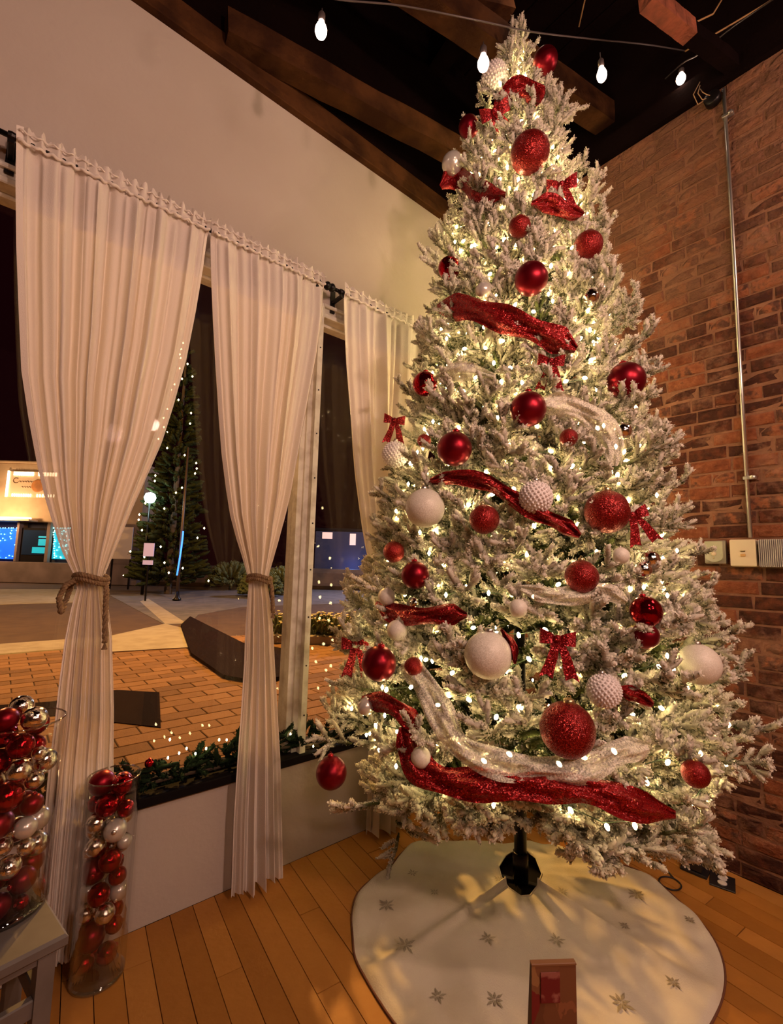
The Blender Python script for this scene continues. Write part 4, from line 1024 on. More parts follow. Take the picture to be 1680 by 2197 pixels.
for (x, y, s_) in ((829, 1949, 17), (870, 2037, 20), (1047, 2026, 15), (1195, 2032, 15), (940, 2140, 15), (1062, 2150, 18), (1333, 2152, 22), (1445, 2112, 14), (1207, 1928, 11), (1365, 1928, 16), (932, 1922, 9), (1070, 1904, 9), (885, 1877, 10), (1340, 1995, 10), (1480, 1975, 10)):
    p = onz(x, y, .02); th = math.atan2(p[1]-hc[1], p[0]-hc[0]); ri, ro = ring_at(hol, th, hc), ring_at(outl, th, hc); t = (math.hypot(p[0]-hc[0], p[1]-hc[1])-ri)/(ro-ri)
    if not 0 < t < 1: continue
    k = s_/F*((p-O)@fw)*1.35; z = sk_h(th, t, ro)+.0035; sb = MB(); a0 = random.uniform(0, 1)
    for q in range(8):
        a = a0+q*PI/4; L_ = k*(1 if q % 2 else .72); D_ = Vector((math.cos(a), math.sin(a), 0)); P_ = Vector((-D_.y, D_.x, 0))
        sb.add([D_*k*.06, D_*L_*.55+P_*k*.13, D_*L_, D_*L_*.55-P_*k*.13], [(0, 1, 2, 3)])
    sb.build('snowflake_print', M['snow_print'], sk, loc=V((p[0], p[1], z))-so)
# ------------------------------------------------------------------ gift bag in the foreground
bp_ = fwd(1172, 2048, .98); bz = float(bp_[2])+.012; base = np.array([bp_[0], bp_[1], 0])
hw2 = 52/F*((bp_-O)@fw)
bag = empty('gift_bag', (base[0], base[1], .03), 'tall printed paper bottle bag standing on the tree skirt', 'gift bag', rz=math.radians(-36))
mbag, nt, b, out = newmat('bag_print')
geo = N(nt, 'ShaderNodeTexCoord'); vo = N(nt, 'ShaderNodeTexVoronoi', Scale=16); vo.distance = 'CHEBYCHEV'; mp = N(nt, 'ShaderNodeMapping'); mp.inputs['Scale'].default_value = (1.6, 1, .8)
nt.links.new(geo.outputs['Object'], mp.inputs[0]); nz = N(nt, 'ShaderNodeTexNoise', Scale=9, Detail=4); nt.links.new(mp.outputs[0], nz.inputs['Vector'])
ad = N(nt, 'ShaderNodeMix', data_type='RGBA'); ad.inputs[0].default_value = .22; nt.links.new(mp.outputs[0], ad.inputs[6]); nt.links.new(nz.outputs['Color'], ad.inputs[7]); nt.links.new(ad.outputs[2], vo.inputs['Vector'])
rmp = N(nt, 'ShaderNodeValToRGB'); sp = N(nt, 'ShaderNodeSeparateColor'); nt.links.new(vo.outputs['Color'], sp.inputs[0]); nt.links.new(sp.outputs[0], rmp.inputs[0])
e = rmp.color_ramp.elements; e[0].color = (.07, .022, .010, 1); e[1].position = .85; e[1].color = (.30, .15, .06, 1)
for p_, c_ in ((.3, (.17, .065, .028, 1)), (.6, (.22, .095, .04, 1)), (.95, (.16, .01, .012, 1))): q = e.new(p_); q.color = c_
nt.links.new(rmp.outputs[0], b.inputs['Base Color']); b.inputs['Roughness'].default_value = .5
bh = bz-.03; dpt = .07; dt = .008
hx = hw2*.97; m_ = MB(); m_.add([(-hx, -dpt/2, 0), (hx, -dpt/2, 0), (hx, dpt/2, 0), (-hx, dpt/2, 0), (-hx*.93, -dpt/2, bh), (hx*.93, -dpt/2, bh), (hx*.93, -dpt/2+dt, bh), (-hx*.93, -dpt/2+dt, bh)],
    [(3, 2, 1, 0), (4, 5, 6, 7), (0, 1, 5, 4), (2, 3, 7, 6)]).build('body', mbag, bag)
MB().add([(-hx, -dpt/2, 0), (-hx, dpt/2, 0), (-hx*.93, -dpt/2+dt, bh), (-hx*.93, -dpt/2, bh), (hx, -dpt/2, 0), (hx, dpt/2, 0), (hx*.93, -dpt/2+dt, bh), (hx*.93, -dpt/2, bh)], [(0, 3, 2, 1), (4, 5, 6, 7)]).build('side_gusset', mat('bag_side', (.03, .012, .010), .6), bag)
MB().box((-hx*.935, -dpt/2-.002, bh-.004), (hx*.935, -dpt/2+dt+.001, bh+.001), bev=.001).build('top_fold', mat('bag_edge', (.22, .10, .04), .6), bag)
pnl = MB().box((-hw2*.55, -dpt/2-.0025, bh*.885), (hw2*.22, -dpt/2-.0005, bh*.975)).build('crimson_panel', mat('crimson', (.14, .008, .012), .5, col2=(.30, .10, .08), scale=40, lo=.5, hi=.6), bag)
MB().box((hw2*.25, -dpt/2-.0025, bh*.64), (hw2*.94, -dpt/2-.0005, bh*.76)).build('dark_panel', mat('dark_panel', (.035, .028, .02), .5), bag)
# ------------------------------------------------------------------ vases with ornaments
def vase(ctr, R, h, label, balls, nback, pre, group, zb, where):
    root = empty('glass_vase', (ctr[0], ctr[1], zb), label, 'vase')
    pr = [(R-.002, 0), (R, .004), (R, h), (R-.001, h+.002), (R-.0035, h), (R-.0035, .014), (.002, .012)]
    MB().lathe(pr, 40).build('cylinder', M['vase_glass'], root, smooth=True)
    MB().tube([(R*.985*math.cos(t), R*.985*math.sin(t), h) for t in np.linspace(0, 2*PI, 41)], .0022, 6).build('rim', glass('rim_glass', 1.5, boost=.25, tint=(.75, .7, .65)), root, smooth=True)
    MB().lathe([(R*.97, .001), (R*.99, .010), (R*.5, .013), (.002, .013)], 40).build('base', glass('base_glass', 1.5, boost=.18, tint=(.8, .75, .68)), root, smooth=True)
    hv = F0
    P = []
    for (x, y, r, ty, lab) in balls:
        D = (np.array([ctr[0], ctr[1]])@hv[:2]); p = fwd(x, y, D-R*.45); rw = r/F*((p-O)@fw); P.append([p[0], p[1], p[2], min(rw, .042), ty, lab])
    zlo = min(p[2] for p in P); zhi = max(p[2] for p in P)
    for k in range(nback):
        zz = zlo+(zhi-zlo)*(k+.5)/nback; near = min(P[:len(balls)], key=lambda q: abs(q[2]-zz))
        a = math.atan2(hv[1], hv[0])+random.uniform(-.9, .9); P.append([ctr[0]+.6*R*math.cos(a), ctr[1]+.6*R*math.sin(a), zz, .029, near[4], None])
    A = np.array([[p[0], p[1], p[2]] for p in P]); rad = np.array([p[3] for p in P]); A0 = A.copy(); nb = len(balls)
    for it in range(260):
        dl = A[:, None]-A[None]; dist = np.linalg.norm(dl, axis=2)+np.eye(len(A)); ov = (rad[:, None]+rad[None]+.0006)-dist; np.fill_diagonal(ov, 0); ov = np.maximum(ov, 0)
        A += (dl/dist[:, :, None]*ov[:, :, None]*.35).sum(1)
        rr = np.hypot(A[:, 0]-ctr[0], A[:, 1]-ctr[1]); mx = R-.0045-rad; s_ = np.where(rr > mx, mx/np.maximum(rr, 1e-6), 1)
        A[:, 0] = ctr[0]+(A[:, 0]-ctr[0])*s_; A[:, 1] = ctr[1]+(A[:, 1]-ctr[1])*s_
        A[:, 2] = np.minimum(np.maximum(A[:, 2], zb+.015+rad), zhi+.004)
        if it < 200: A[:nb] += (A0[:nb]-A[:nb])*.04
    dl = A[:, None]-A[None]; dist = np.linalg.norm(dl, axis=2)+np.eye(len(A))*9
    for i in range(len(A)): rad[i] = min(rad[i], max(.010, (dist[i]-rad).min()-.0003))
    for i, p in enumerate(P):
        lab = p[5]; g_ = group
        if lab is None:
            lab = ('red' if p[4][0] == 'R' else 'silver')+' ball at the back of '+where; g_ = ('red' if p[4][0] == 'R' else 'silver')+' balls at the back of '+where
        q = Quaternion((random.uniform(-1, 1), random.uniform(-1, 1), random.uniform(-1, 1), random.uniform(-1, 1))).normalized().to_matrix()
        ornament(A[i], rad[i], p[4], lab, g_, True, q)
FB = [(199, 1703, 26, 'RM', 'big satin red ball at the top left of the floor vase'), (264, 1692, 21, 'RS', 'glossy red ball at the top right of the floor vase'), (184, 1741, 18, 'RS', 'small glossy red ball under the top left satin ball, floor vase'),
      (235, 1733, 23, 'RS', 'glossy red ball in the middle of the floor vase, upper red band'), (269, 1746, 18, 'RS', 'small glossy red ball at right, upper red band of floor vase'),
      (178, 1791, 17, 'SV', 'small mirrored silver ball at left, upper silver band of floor vase'), (212, 1777, 20, 'SV', 'mirrored silver ball in the middle, top of upper silver band, floor vase'), (249, 1796, 23, 'PW', 'large pearl ball in the upper silver band of the floor vase'),
      (203, 1827, 20, 'SV', 'mirrored silver ball at the bottom of upper silver band, floor vase'), (172, 1836, 14, 'SV', 'tiny silver ball at the left glass, upper silver band of floor vase'), (274, 1812, 15, 'PW', 'small pearl ball at the right glass of the floor vase, upper'),
      (240, 1848, 23, 'RS', 'glossy red ball right of centre, middle red band of floor vase'), (196, 1876, 26, 'RM', 'satin red ball at left, middle red band of floor vase'), (264, 1868, 18, 'RS', 'small glossy red ball at right, middle red band of floor vase'),
      (223, 1914, 22, 'RS', 'glossy red ball at the bottom of middle red band, floor vase'), (177, 1919, 19, 'PW', 'pearl ball at left, lower silver band of floor vase'), (261, 1914, 19, 'PW', 'pearl ball at right, lower silver band of floor vase'),
      (173, 1966, 19, 'SV', 'mirrored silver ball at left, lowest silver row of floor vase'), (231, 1966, 20, 'SV', 'mirrored silver ball at right, lowest silver row of floor vase'), (261, 1982, 17, 'RS', 'small glossy red ball at right, lowest red band of floor vase'),
      (193, 2008, 28, 'RM', 'biggest satin red ball near the bottom of the floor vase'), (228, 2044, 21, 'RS', 'glossy red ball at lower right bottom of the floor vase'), (180, 2067, 20, 'RS', 'glossy red ball at the very bottom left of the floor vase')]
vc = onz(208, 2094, .0)
vase(vc, .078, .60, 'tall glass cylinder vase of red and silver balls standing on the floor', FB, 12, '', 'balls inside the floor vase', .001, 'the floor vase')
SEAT = .46
LB = [(26, 1543, 24, 'RM', 'satin red ball at the top of the stool vase'), (70, 1545, 25, 'SV', 'mirrored silver ball at the top right of the stool vase'), (12, 1580, 26, 'RS', 'glossy red ball at left, second row of the stool vase'), (59, 1609, 26, 'RS', 'glossy red ball at centre, upper red band of the stool vase'),
      (6, 1633, 25, 'RS', 'glossy red ball at left, third row of the stool vase'), (91, 1614, 14, 'SV', 'small silver ball at the right glass, upper part of stool vase'), (46, 1658, 23, 'SV', 'mirrored silver ball in the upper silver band of the stool vase'), (79, 1674, 18, 'SV', 'small silver ball at right, upper silver band of stool vase'), (3, 1680, 17, 'SV', 'silver ball at left, upper silver band of stool vase'),
      (30, 1716, 30, 'RS', 'big glossy red ball in the middle red band of the stool vase'), (75, 1726, 22, 'RM', 'satin red ball at right, middle red band of the stool vase'), (12, 1770, 30, 'RM', 'big satin red ball under the middle red band, stool vase'), (63, 1782, 22, 'PW', 'pearl ball at right in the stool vase'),
      (6, 1817, 19, 'SV', 'silver ball at left, lower silver band of stool vase'), (63, 1837, 17, 'SV', 'small silver ball at right, lower silver band of stool vase'), (33, 1861, 24, 'SV', 'big mirrored silver ball in the lower silver band, stool vase'), (48, 1901, 26, 'RM', 'satin red ball at right, lowest red band of stool vase'), (2, 1908, 26, 'RM', 'satin red ball at left, lowest red band of stool vase'),
      (46, 1942, 15, 'RS', 'tiny glossy red ball near the bottom of the stool vase'), (9, 1958, 25, 'RM', 'satin red ball at the very bottom of the stool vase')]
c2v = onz(-4, 1950, SEAT)
vase(c2v, .100, .44, 'wide glass cylinder vase of red and silver balls standing on the grey stool', LB, 12, '', 'balls inside the stool vase', SEAT+.001, 'the stool vase')
# stool
cn = onz(148, 2002, SEAT); st = empty('stool', (cn[0], cn[1], 0), 'grey painted wooden stool holding the glass vase at the left edge', 'stool', rz=math.radians(10.5))
# local axes: x along the far/right edge towards the camera-left, y towards the wall
MB().box((-.46, 0, SEAT-.028), (0.0, .27, SEAT), bev=.006).build('seat', M['stool_paint'], st)
MB().box((-.43, .018, SEAT-.05), (-.03, .25, SEAT-.0285), bev=.003).build('apron', M['stool_paint'], st)
for (lx, ly) in ((-.035, .028), (-.035, .24), (-.42, .028), (-.42, .24)):
    MB().box((lx-.017, ly-.017, 0), (lx+.017, ly+.017, SEAT-.0285), bev=.004).build('leg', M['stool_paint'], st)
for yy in (.028, .24): MB().box((-.405, yy-.010, .305), (-.05, yy+.010, .345), bev=.003).build('rail', M['stool_paint'], st)
for xx in (-.035, -.42): MB().box((xx-.010, .045, .305), (xx+.010, .223, .345), bev=.003).build('rail', M['stool_paint'], st)
# ------------------------------------------------------------------ things on the floor by the bricks
p = onz(1492, 1868, 0); bx_ = empty('floor_speaker', (p[0], p[1], 0), 'small upright black box standing on floor beside the brick wall', 'box', rz=.1)
MB().box((-.035, -.03, 0.012), (.035, .03, .15), bev=.005).build('body', M['black_plastic'], bx_); MB().box((-.04, -.05, 0), (.06, .05, .012), bev=.002).build('foot_plate', M['black_plastic'], bx_)
p = onz(1550, 1893, 0); ot = empty('floor_outlet', (p[0], p[1], .0), 'square black floor outlet plate with two white sockets', 'outlet', rz=.25)
MB().box((-.055, -.045, 0), (.055, .045, .006), bev=.002).build('plate', M['black_plastic'], ot)
for s_ in (-1, 1): MB().lathe([(.017, 0), (.017, .003), (.014, .004)], 16, (s_*.018, 0, .006)).build('socket', M['white_plastic'], ot)
p = onz(1510, 1858, 0); ot = empty('floor_outlet', (p[0]+.03, p[1], .0), 'black floor outlet plate behind the small upright black box', 'outlet', rz=.25)
p = onz(1438, 1897, 0); tag(MB().tube([(p[0]+.045*math.cos(t), p[1]+.04*math.sin(t), .004) for t in np.linspace(0, 2*PI, 33)]+[(p[0]+.1, p[1]+.06, .004), (p[0]+.14, p[1]+.10, .004)], .003, 6).build('cable', M['black_plastic'], smooth=True), 'thin cable coiled in a loop on the floor by the tree skirt', 'cable')
MB().box((-.05, -.04, 0), (.05, .04, .006), bev=.002).build('plate', M['black_plastic'], ot); MB().lathe([(.015, 0), (.015, .003), (.012, .004)], 16, (.02, 0, .006)).build('socket', M['white_plastic'], ot)
# ------------------------------------------------------------------ garland on the window ledge
gr = empty('garland', (0, YW+.02, SILL+.04), 'dark green pine garland with small lights lying along the window ledge', 'garland')
Vs, Fs, As, k0 = [], [], [], 0
for i in range(430):
    x = random.uniform(-.65, 2.4); d = np.array([random.uniform(-1, 1), random.uniform(-.55, .35), random.uniform(.0, .9)]); d /= np.linalg.norm(d)
    g3 = twig(np.array([x, random.uniform(-.01, .02), random.uniform(.0, .08)]), d, random.uniform(.05, .11)*(1 if d[1] < .1 else .4), .016, 44, rng, 0)
    Vs.append(g3[0]); Fs.append(g3[1]+k0); As.append(g3[2]); k0 += len(g3[0])
tag(obj('needles', npmesh('needles', np.vstack(Vs), np.vstack(Fs), M['garland'], 'flock', np.concatenate(As)), gr), kind='stuff')
MB().tube([(x, .0+.012*math.sin(x*9), .02+.008*math.sin(x*14)) for x in np.linspace(-.66, 2.42, 60)], .006, 6).build('stem', M['bark'], gr)
for (x, y) in ((360, 1632), (384, 1622), (400, 1612), (419, 1623), (442, 1612), (470, 1593), (486, 1593), (623, 1580), (672, 1606), (364, 1593)):
    p = ony(x, y, YW-.02); obj('light', bd, gr, mw=Matrix.Translation(V(p)-Vector((0, YW+.02, SILL+.03))) @ Matrix.Scale(.55, 4))
p = ony(320, 1637, YW-.01); ornament(p, .016, 'RS', 'small glossy red ball nestled in the ledge garland', 'ornaments in the garland', True)
# ------------------------------------------------------------------ OUTSIDE
ZG = -.12
rd = MB().box((-30, YW+.5, ZG-.06), (70, 60, ZG-.02)).build('road', M['asphalt']); tag(rd, kind='structure')
# brick pavement just outside, pavers laid in running bond
pv = MB().box((-4, YW+.16, ZG-.05), (9, 8.75, ZG-.006)).build('pavement', M['paver_joint']); tag(pv, kind='structure')
pl_ = []
for i in range(0, 33):
    for j in range(-4, 22):
        x = j*.40+(.2 if i % 2 else 0)+.02; y = YW+.18+i*.20
        X, Y, zf = proj(np.array([x, y, ZG])); pl_.append((x, y, (1/zf**2 if (240 < X < 720 and Y < 1640) or X < 130 else .01/zf**2)))
pl_.sort(key=lambda q: -q[2]); pvar = [MB().box((0, 0, -.006), (.39, .19, .004), rnd, bev=.006).data('paver', M['paver'], attr='rnd') for rnd in (.05, .25, .45, .6, .8, .95)]
for x, y, _ in pl_[:300]: obj('paver', random.choice(pvar), pv, (x, y, ZG+random.uniform(-.002, .002)))
rs = MB()
for x, y, _ in pl_[300:]: rs.box((x, y, ZG-.006), (x+.39, y+.19, ZG+.004), random.random(), bev=.006)
tag(rs.build('outer_pavers', M['paver'], pv, attr='rnd'), kind='stuff')
tag(MB().box((-12, 8.75, ZG-.05), (3.05, 9.75, ZG+.01), bev=.02).build('kerb', M['concrete']), kind='structure')
def gpoly(name, pts, m, z0, z1, **kw):
    o = MB().prism([onz(x, y, z1)[:2] for x, y in pts], z0, z1).build(name, m); return tag(o, **kw)
gpoly('kerb_ramp', [(240, 1398), (412, 1388), (405, 1350), (354, 1338), (240, 1363)], M['concrete'], ZG-.05, ZG+.02, kind='structure')
gpoly('lane_marking', [(300, 1290), (354, 1338), (400, 1337), (318, 1284)], M['concrete'], ZG-.02, ZG-.012, kind='structure')
gpoly('planting_bed', [(410, 1400), (480, 1448), (560, 1462), (640, 1440), (640, 1395), (520, 1378), (408, 1322), (388, 1340)], M['mulch'], ZG-.02, ZG+.05, label='dark mulch bed cut into the pavement outside the window', cat='flower bed')
gpoly('door_mat', [(0, 1545), (120, 1535), (345, 1560), (342, 1485), (250, 1480), (110, 1505), (0, 1512)], M['dark_mat'], ZG, ZG+.012, label='dark mat lying on brick pavement outside the window', cat='mat')  # shadow on the pavers, made as a thin dark slab
gpoly('crosswalk', [(235, 1277), (354, 1340), (408, 1338), (425, 1319), (520, 1302), (820, 1292), (900, 1240), (530, 1262)], M['asphalt_light'], ZG-.02, ZG-.013, kind='structure')  # blue-lit stretch of road, painted as a patch of paler asphalt
gpoly('far_pavement', [(-200, 1264), (165, 1264), (165, 1292), (-200, 1302)], M['concrete'], ZG-.02, ZG-.008, kind='structure')
# flower planter
pc = onz(665, 1378, ZG); D0 = pc@F0
def loc(s_, d, z): return _r0*s_+F0*d+np.array([0, 0, z])
def extp(px, py, D):
    p = fwd(px, py, D); return float((p-O)@_r0), float(p[2])
def frame(D, px, py, name, label, cat, **kw):
    s_, z = extp(px, py, D); p = loc(s_, D, 0); e_ = empty(name, (p[0], p[1], ZG), label, cat, rz=-YAW, **kw); return e_, s_
D = 8.2; s0, _ = extp(575, 1380, D); s1, _ = extp(800, 1380, D); sc_ = (s0+s1)/2
p = loc(sc_, D, 0); ft = empty('flower_planter', (p[0], p[1], ZG), 'low planter of yellow and cream flowers on the pavement outside', 'planter', rz=-YAW)
MB().box((-(s1-s0)/2, 0, 0), ((s1-s0)/2, .9, .16), bev=.02).build('kerb_stone', M['concrete'], ft)
Vs, Fs, As, k0 = [], [], [], 0; bl_ = MB()
for i in range(420):
    x, y = random.uniform(-(s1-s0)/2+.05, (s1-s0)/2-.05), random.uniform(.08, .82); d = np.array([random.gauss(0, .5), random.gauss(0, .5), 1.]); d /= np.linalg.norm(d); L_ = random.uniform(.2, .38)
    g3 = twig(np.array([x, y, .14]), d, L_, .05, 26, rng, .1); Vs.append(g3[0]); Fs.append(g3[1]+k0); As.append(g3[2]); k0 += len(g3[0])
    if i % 2 == 0:
        q = Vector((x, y, .14))+Vector(tuple(d))*(L_+.02); bl_.lathe([(.004, -.012), (.028, -.004), (.032, .008), (.008, .014)], 7, q)
tag(obj('leaves', npmesh('leaves', np.vstack(Vs), np.vstack(Fs), M['bush'], 'flock', np.concatenate(As)), ft), kind='stuff')
tag(bl_.build('blossoms', M['blossom'], ft), kind='stuff')
# storefront across the street
D = 23.0; K = D
def sz(px, py, D=23.0): return extp(px, py, D)
s0, _ = sz(-420, 1250); s1, _ = sz(284, 1250); z_top = sz(40, 991)[1]; z_aw = sz(40, 1095)[1]; z_st = sz(40, 1118)[1]
p = loc(0, D, 0); bd_ = empty('storefront', (p[0], p[1], ZG), 'tan stucco shop across the street with framed sign and blue lit windows', 'building', rz=-YAW)
H0 = -ZG
MB().box((s0, .35, z_st+H0), (s1, 2.2, z_top+H0), bev=.03).build('upper_wall', M['stucco'], bd_)
MB().box((s0, .25, z_top+H0), (s1+.05, 2.2, z_top+H0+.12), bev=.03).build('parapet_cap', M['stucco'], bd_)
zb = sz(60, 1206)[1]
MB().box((s0, .35, 0), (s1, .9, zb+H0), bev=.02).build('lower_wall', M['store_base'], bd_)
MB().box((s0, .9, 0), (s1, 2.2, z_st+H0)).build('dark_interior', M['dark_wall'], bd_)
for (xa, xb) in ((22, 27), (88, 95), (140, 170), (190, 290), (-200, -60)):
    MB().box((sz(xa, 1150)[0], .35, zb+H0), (sz(xb, 1150)[0], .95, z_st+H0), bev=.02).build('pier', M['store_base'], bd_)
MB().box((s0, -.25, z_st+H0), (sz(72, 1100)[0], .36, z_st+H0+.10), bev=.02).build('awning_ledge', M['sign_board'], bd_)
MB().box((s0, -.05, z_st+H0+.10), (sz(66, 1100)[0], .10, z_st+H0+.20), bev=.02).build('awning_lamp', M['awning_lamp'], bd_)
# door
xa, za = sz(27, 1130); xb, zz = sz(86, 1252)
dr = MB().box((xa, .55, .02), (xb, .62, za+H0), bev=.01).build('shop_door', M['black_paint'], bd_)
za2 = sz(50, 1190)[1]; MB().box((xa+.15, .53, za2+H0), (xb-.12, .56, za+H0-.12)).build('door_glass', M['store_glass'], dr)
for (pa, pb) in (((66, 1149), (84, 1153)), ((66, 1155), (82, 1170)), ((52, 1173), (82, 1187))):
    a, b = sz(*pa), sz(*pb); MB().box((a[0], .515, b[1]+H0), (b[0], .53, a[1]+H0)).build('lit_pane', M['cyan_glow'], dr)  # blue reflection in the door glass, painted as glowing strips
for (x0, x1, mg, mb_, lab) in ((-60, 22, 'blue_glow', 'blue_bulb', ''), (95, 138, 'cyan_glow', 'cyan_bulb', '')):
    a, b = sz(x0, 1130), sz(x1, 1200); wn = MB().box((a[0], .6, b[1]+H0), (b[0], .64, a[1]+H0)).build('window', M[mg], bd_)
    lb = MB(); edge = [(x, 1131) for x in range(x0+4, x1, 6)]+[(x1-5 if mg == 'blue_glow' else x0+4, y) for y in range(1131, 1200, 5)]+[(random.uniform(x0+4, x1-4), random.uniform(1134, 1198)) for _ in range(34)]
    for (x, y) in edge:
        q = sz(x, y); lb.lathe([(.005, -.035), (.035, 0), (.005, .035)], 6, (q[0]+random.uniform(-.03, .03), .55, q[1]+H0))
    tag(lb.build('window_lights', M[mb_], wn), kind='stuff')
# sign
a, b = sz(9, 1008), sz(112, 1067)
sg = MB().box((a[0], .27, b[1]+H0), (b[0], .35, a[1]+H0), bev=.01).build('sign_board', M['sign_board'], bd_)
MB().box((a[0], .22, b[1]+H0), (a[0]+.09, .27, a[1]+H0)).build('sign_side_light', M['warm_bulb'], sg)
lb = MB()
for k in range(16):
    x = a[0]+.35+k*.115 if k < 9 else a[0]+.35+k*.14
    lb.box((x-.035, .22, a[1]+H0-.22), (x+.035, .27, a[1]+H0-.04)); lb.box((x-.02, .23, b[1]+H0+.03), (x+.02, .27, b[1]+H0+.17))
lb.build('sign_bulbs', M['warm_bulb'], sg)
w_ = b[0]-a[0]; m_ = MB(); cx_, cz_ = a[0]+.45, (a[1]+b[1])/2+H0+.18
m_.tube([(cx_+.14*math.cos(t), .255, cz_+.13*math.sin(t)) for t in np.linspace(.8, 5.4, 14)], .018, 5)
m_.tube([(cx_+.12+.95*t, .255, cz_-.08+.05*abs(math.sin(t*22))*(1.6 if .4 < t < .5 else 1)) for t in np.linspace(0, 1, 90)], .013, 5)
m_.tube([(cx_+.3+.6*t, .255, cz_-.32+.03*math.sin(t*30)) for t in np.linspace(0, 1, 50)], .010, 5); m_.build('script_lettering', M['sign_ink'], sg)
MB().lathe([(.30, 0), (.33, .01), (.30, .02)], 14, (a[0]+w_*.62, .25, cz_-.25), rot=Matrix.Rotation(PI/2, 3, 'X')).build('sign_crest', M['sign_crest'], sg)
lamp('shop_sign_light', loc(sz(20, 1040)[0], D-1.3, 3.2), (1.0, .60, .28), 420, .2)
# grey van or wall panel, posts, lamp
D = 20.5
a, b = extp(243, 1130, D), extp(280, 1200, D); p = loc((a[0]+b[0])/2, D, 0); e_ = empty('notice_board', (p[0], p[1], ZG), 'pale blank panel on posts across the street', 'sign', rz=-YAW)
hw_ = (b[0]-a[0])/2; MB().box((-hw_, 0, b[1]-ZG), (hw_, .05, a[1]-ZG), bev=.01).build('panel', mat('pale_panel', (.45, .38, .40), .8), e_)
for s_ in (-1, 1): MB().box((s_*hw_*.9-.03, .05, 0), (s_*hw_*.9+.03, .11, a[1]-ZG)).build('post', M['black_iron'], e_)
D = 18.0; s_, z = extp(322, 1068, D); p = loc(s_, D, 0); e_ = empty('street_lamp', (p[0], p[1], ZG), 'street lamp with a bright bluish white globe behind the wide curtain', 'street lamp', rz=-YAW)
MB().lathe([(.01, -.22), (.15, -.17), (.22, 0), (.16, .16), (.01, .22)], 16, (0, 0, z-ZG)).build('globe', M['lamp_globe'], e_, smooth=True)
MB().tube([(0, 0, 0), (0, 0, z-ZG-.16)], [.06, .035], 10).build('pole', M['black_iron'], e_, smooth=True); MB().lathe([(.05, 0), (.12, .03), (.06, .06)], 12, (0, 0, z-ZG-.2)).build('collar', M['black_iron'], e_)
lamp('street_lamp_light', tuple(loc(s_, D-.3, z)), (.7, .95, 1.0), 60, .2)
D = 16.0; s_, z = extp(404, 960, D); p = loc(s_, D, 0); e_ = empty('light_pole', (p[0], p[1], ZG), 'tall slim pole wrapped in blue lights near its foot', 'pole', rz=-YAW)
MB().tube([(0, 0, 0), (0, 0, z-ZG)], [.055, .03], 10).build('pole', mat('pole_metal', (.10, .07, .06), .5, .5), e_, smooth=True); MB().lathe([(.14, 0), (.14, .05), (.08, .10), (.06, .3)], 12).build('foot', M['black_iron'], e_, smooth=True)
za, zb_ = extp(404, 1140, D)[1]-ZG, extp(404, 1235, D)[1]-ZG; MB().tube([(.07*math.cos(t*2-2), -.06, zb_+(za-zb_)*t) for t in np.linspace(0, 1, 30)], .026, 6).build('light_wrap', M['blue_tube'], e_)
lamp('blue_wrap_light', tuple(loc(s_, D-.4, (za+zb_)/2)), (.15, .35, 1.0), 9, .1)
D = 15.5; s_, z = extp(321, 1165, D); p = loc(s_, D, 0); e_ = empty('parking_sign', (p[0], p[1], ZG), 'post with two small pale sign plates in front of the shop side', 'sign', rz=-YAW)
a, b = extp(311, 1165, D), extp(331, 1194, D); MB().box((-(b[0]-a[0])/2, -.02, b[1]-ZG), ((b[0]-a[0])/2, 0, a[1]-ZG), bev=.005).build('upper_plate', M['lit_sign'], e_)
a, b = extp(311, 1202, D), extp(332, 1212, D); MB().box((-(b[0]-a[0])/2, -.02, b[1]-ZG), ((b[0]-a[0])/2, 0, a[1]-ZG), bev=.005).build('lower_plate', M['lit_sign'], e_)
MB().tube([(0, .02, 0), (0, .02, z-ZG)], .03, 8).build('post', M['black_iron'], e_)
# far kerb and bank, dark building with lit windows
D = 24; a, b = extp(290, 1215, D), extp(1100, 1215, D); p = loc(0, D, 0)
e_ = MB().box((a[0], 0, 0), (b[0], 3, 1.05), bev=.2).build('earth_bank', M['dark_bank']); e_.location = V((p[0], p[1], ZG)); e_.rotation_euler = (0, 0, -YAW); tag(e_, kind='structure')
D = 27; a, b = extp(678, 1138, D), extp(900, 1215, D); p = loc(a[0], D, 0); e_ = empty('dark_building', (p[0], p[1], ZG), 'dark bluish building with two small lit windows beyond the window post', 'building', rz=-YAW)
MB().box((0, 0, 0), (b[0]-a[0], 6, a[1]-ZG), bev=.05).build('wall', M['dark_wall'], e_); MB().box((-.1, -.1, a[1]-ZG), (b[0]-a[0]+.1, 6.1, a[1]-ZG+.15)).build('roof', M['black_paint'], e_)
for (pa, pb) in (((692, 1142), (713, 1156)), ((751, 1145), (763, 1170))):
    q, r = extp(*pa, D), extp(*pb, D); MB().box((q[0]-a[0], -.04, r[1]-ZG), (r[0]-a[0], .0, q[1]-ZG)).build('lit_window', M['lit_window'], e_)
lamp('blue_yard_light', tuple(loc(extp(755, 1195, 26)[0], 26.2, 1.1)), (.1, .3, 1.0), 40, .1)
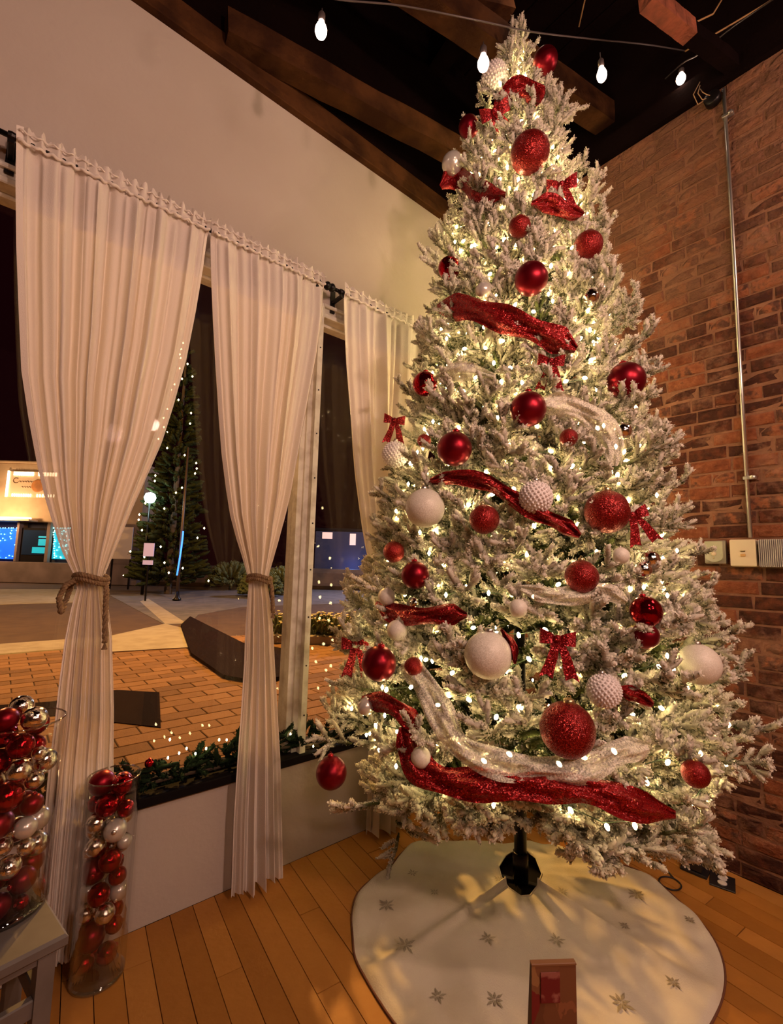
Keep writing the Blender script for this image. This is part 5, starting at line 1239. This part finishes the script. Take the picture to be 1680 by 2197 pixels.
# dark shrubs beyond the road
for i, (px, py, rr, lab) in enumerate(((495, 1170, .9, 'dark round shrub across the street seen between the two curtains'), (610, 1165, .8, 'dark shrub across the street left of the window post'), (560, 1185, .7, 'low dark shrub behind the middle curtain'))):
    D = (22.5, 20.5, 18.5)[i]; s_, z = extp(px, 1250, D); p = loc(s_, D, 0); root = empty('shrub', (p[0], p[1], ZG), lab, 'shrub', 'dark shrubs across the street'); Vs, Fs, As, k0 = [], [], [], 0
    for k in range(160):
        d = np.array([random.gauss(0, 1), random.gauss(0, 1), abs(random.gauss(0, 1))]); d /= np.linalg.norm(d); g3 = twig(np.array([0, 0, .25*rr])+d*rr*.5, d, rr*.8, .14, 14, rng, 0); Vs.append(g3[0]); Fs.append(g3[1]+k0); As.append(g3[2]); k0 += len(g3[0])
    tag(obj('foliage', npmesh('foliage', np.vstack(Vs), np.vstack(Fs), M['bush'], 'flock', np.concatenate(As)), root), kind='stuff')
    MB().tube([(0, 0, 0), (0, 0, rr*.8)], .05, 6).build('stem', M['bark'], root)

# lit Christmas tree standing outside across the street
D = 18.8; s_, z = extp(362, 1250, D); zt = extp(398, 712, D)[1]-ZG; p = loc(s_, D, 0)
ot_ = empty('outdoor_tree', (p[0], p[1], ZG), 'tall dark evergreen across the street dotted with small warm lights', 'Christmas tree', rz=-YAW)
Vs, Fs, As, k0 = [], [], [], 0
for k in range(620):
    z = zt*(.04+.93*(1-math.sqrt(random.random()))); R_ = 1.45*(1-z/zt)+.06; a = random.uniform(0, 2*PI); rr = R_*math.sqrt(random.uniform(.25, 1))
    d = np.array([math.cos(a), math.sin(a), random.uniform(-.1, .6)]); d /= np.linalg.norm(d)
    g3 = twig(np.array([rr*.6*math.cos(a), rr*.6*math.sin(a), z]), d, rr*.4+.25, .13, 16, rng, 0); Vs.append(g3[0]); Fs.append(g3[1]+k0); As.append(g3[2]); k0 += len(g3[0])
tag(obj('foliage', npmesh('foliage', np.vstack(Vs), np.vstack(Fs), M['bush_dark'], 'flock', np.concatenate(As)), ot_), kind='stuff')
MB().tube([(0, 0, 0), (0, 0, zt*.96)], [.16, .03], 8).build('trunk', M['bark'], ot_)
ob_ = MB().lathe([(.004, -.045), (.036, 0), (.004, .045)], 7).data('bulb', M['tree_bulb_far'], True)
for k in range(46):
    z = zt*(.05+.92*(k/46)**1.1); R_ = 1.6*(1-z/zt)+.1; a = -PI/2+random.uniform(-1.6, 1.6)
    obj('bulb', ob_, ot_, mw=Matrix.Translation(Vector((R_*math.cos(a), R_*math.sin(a), z))))
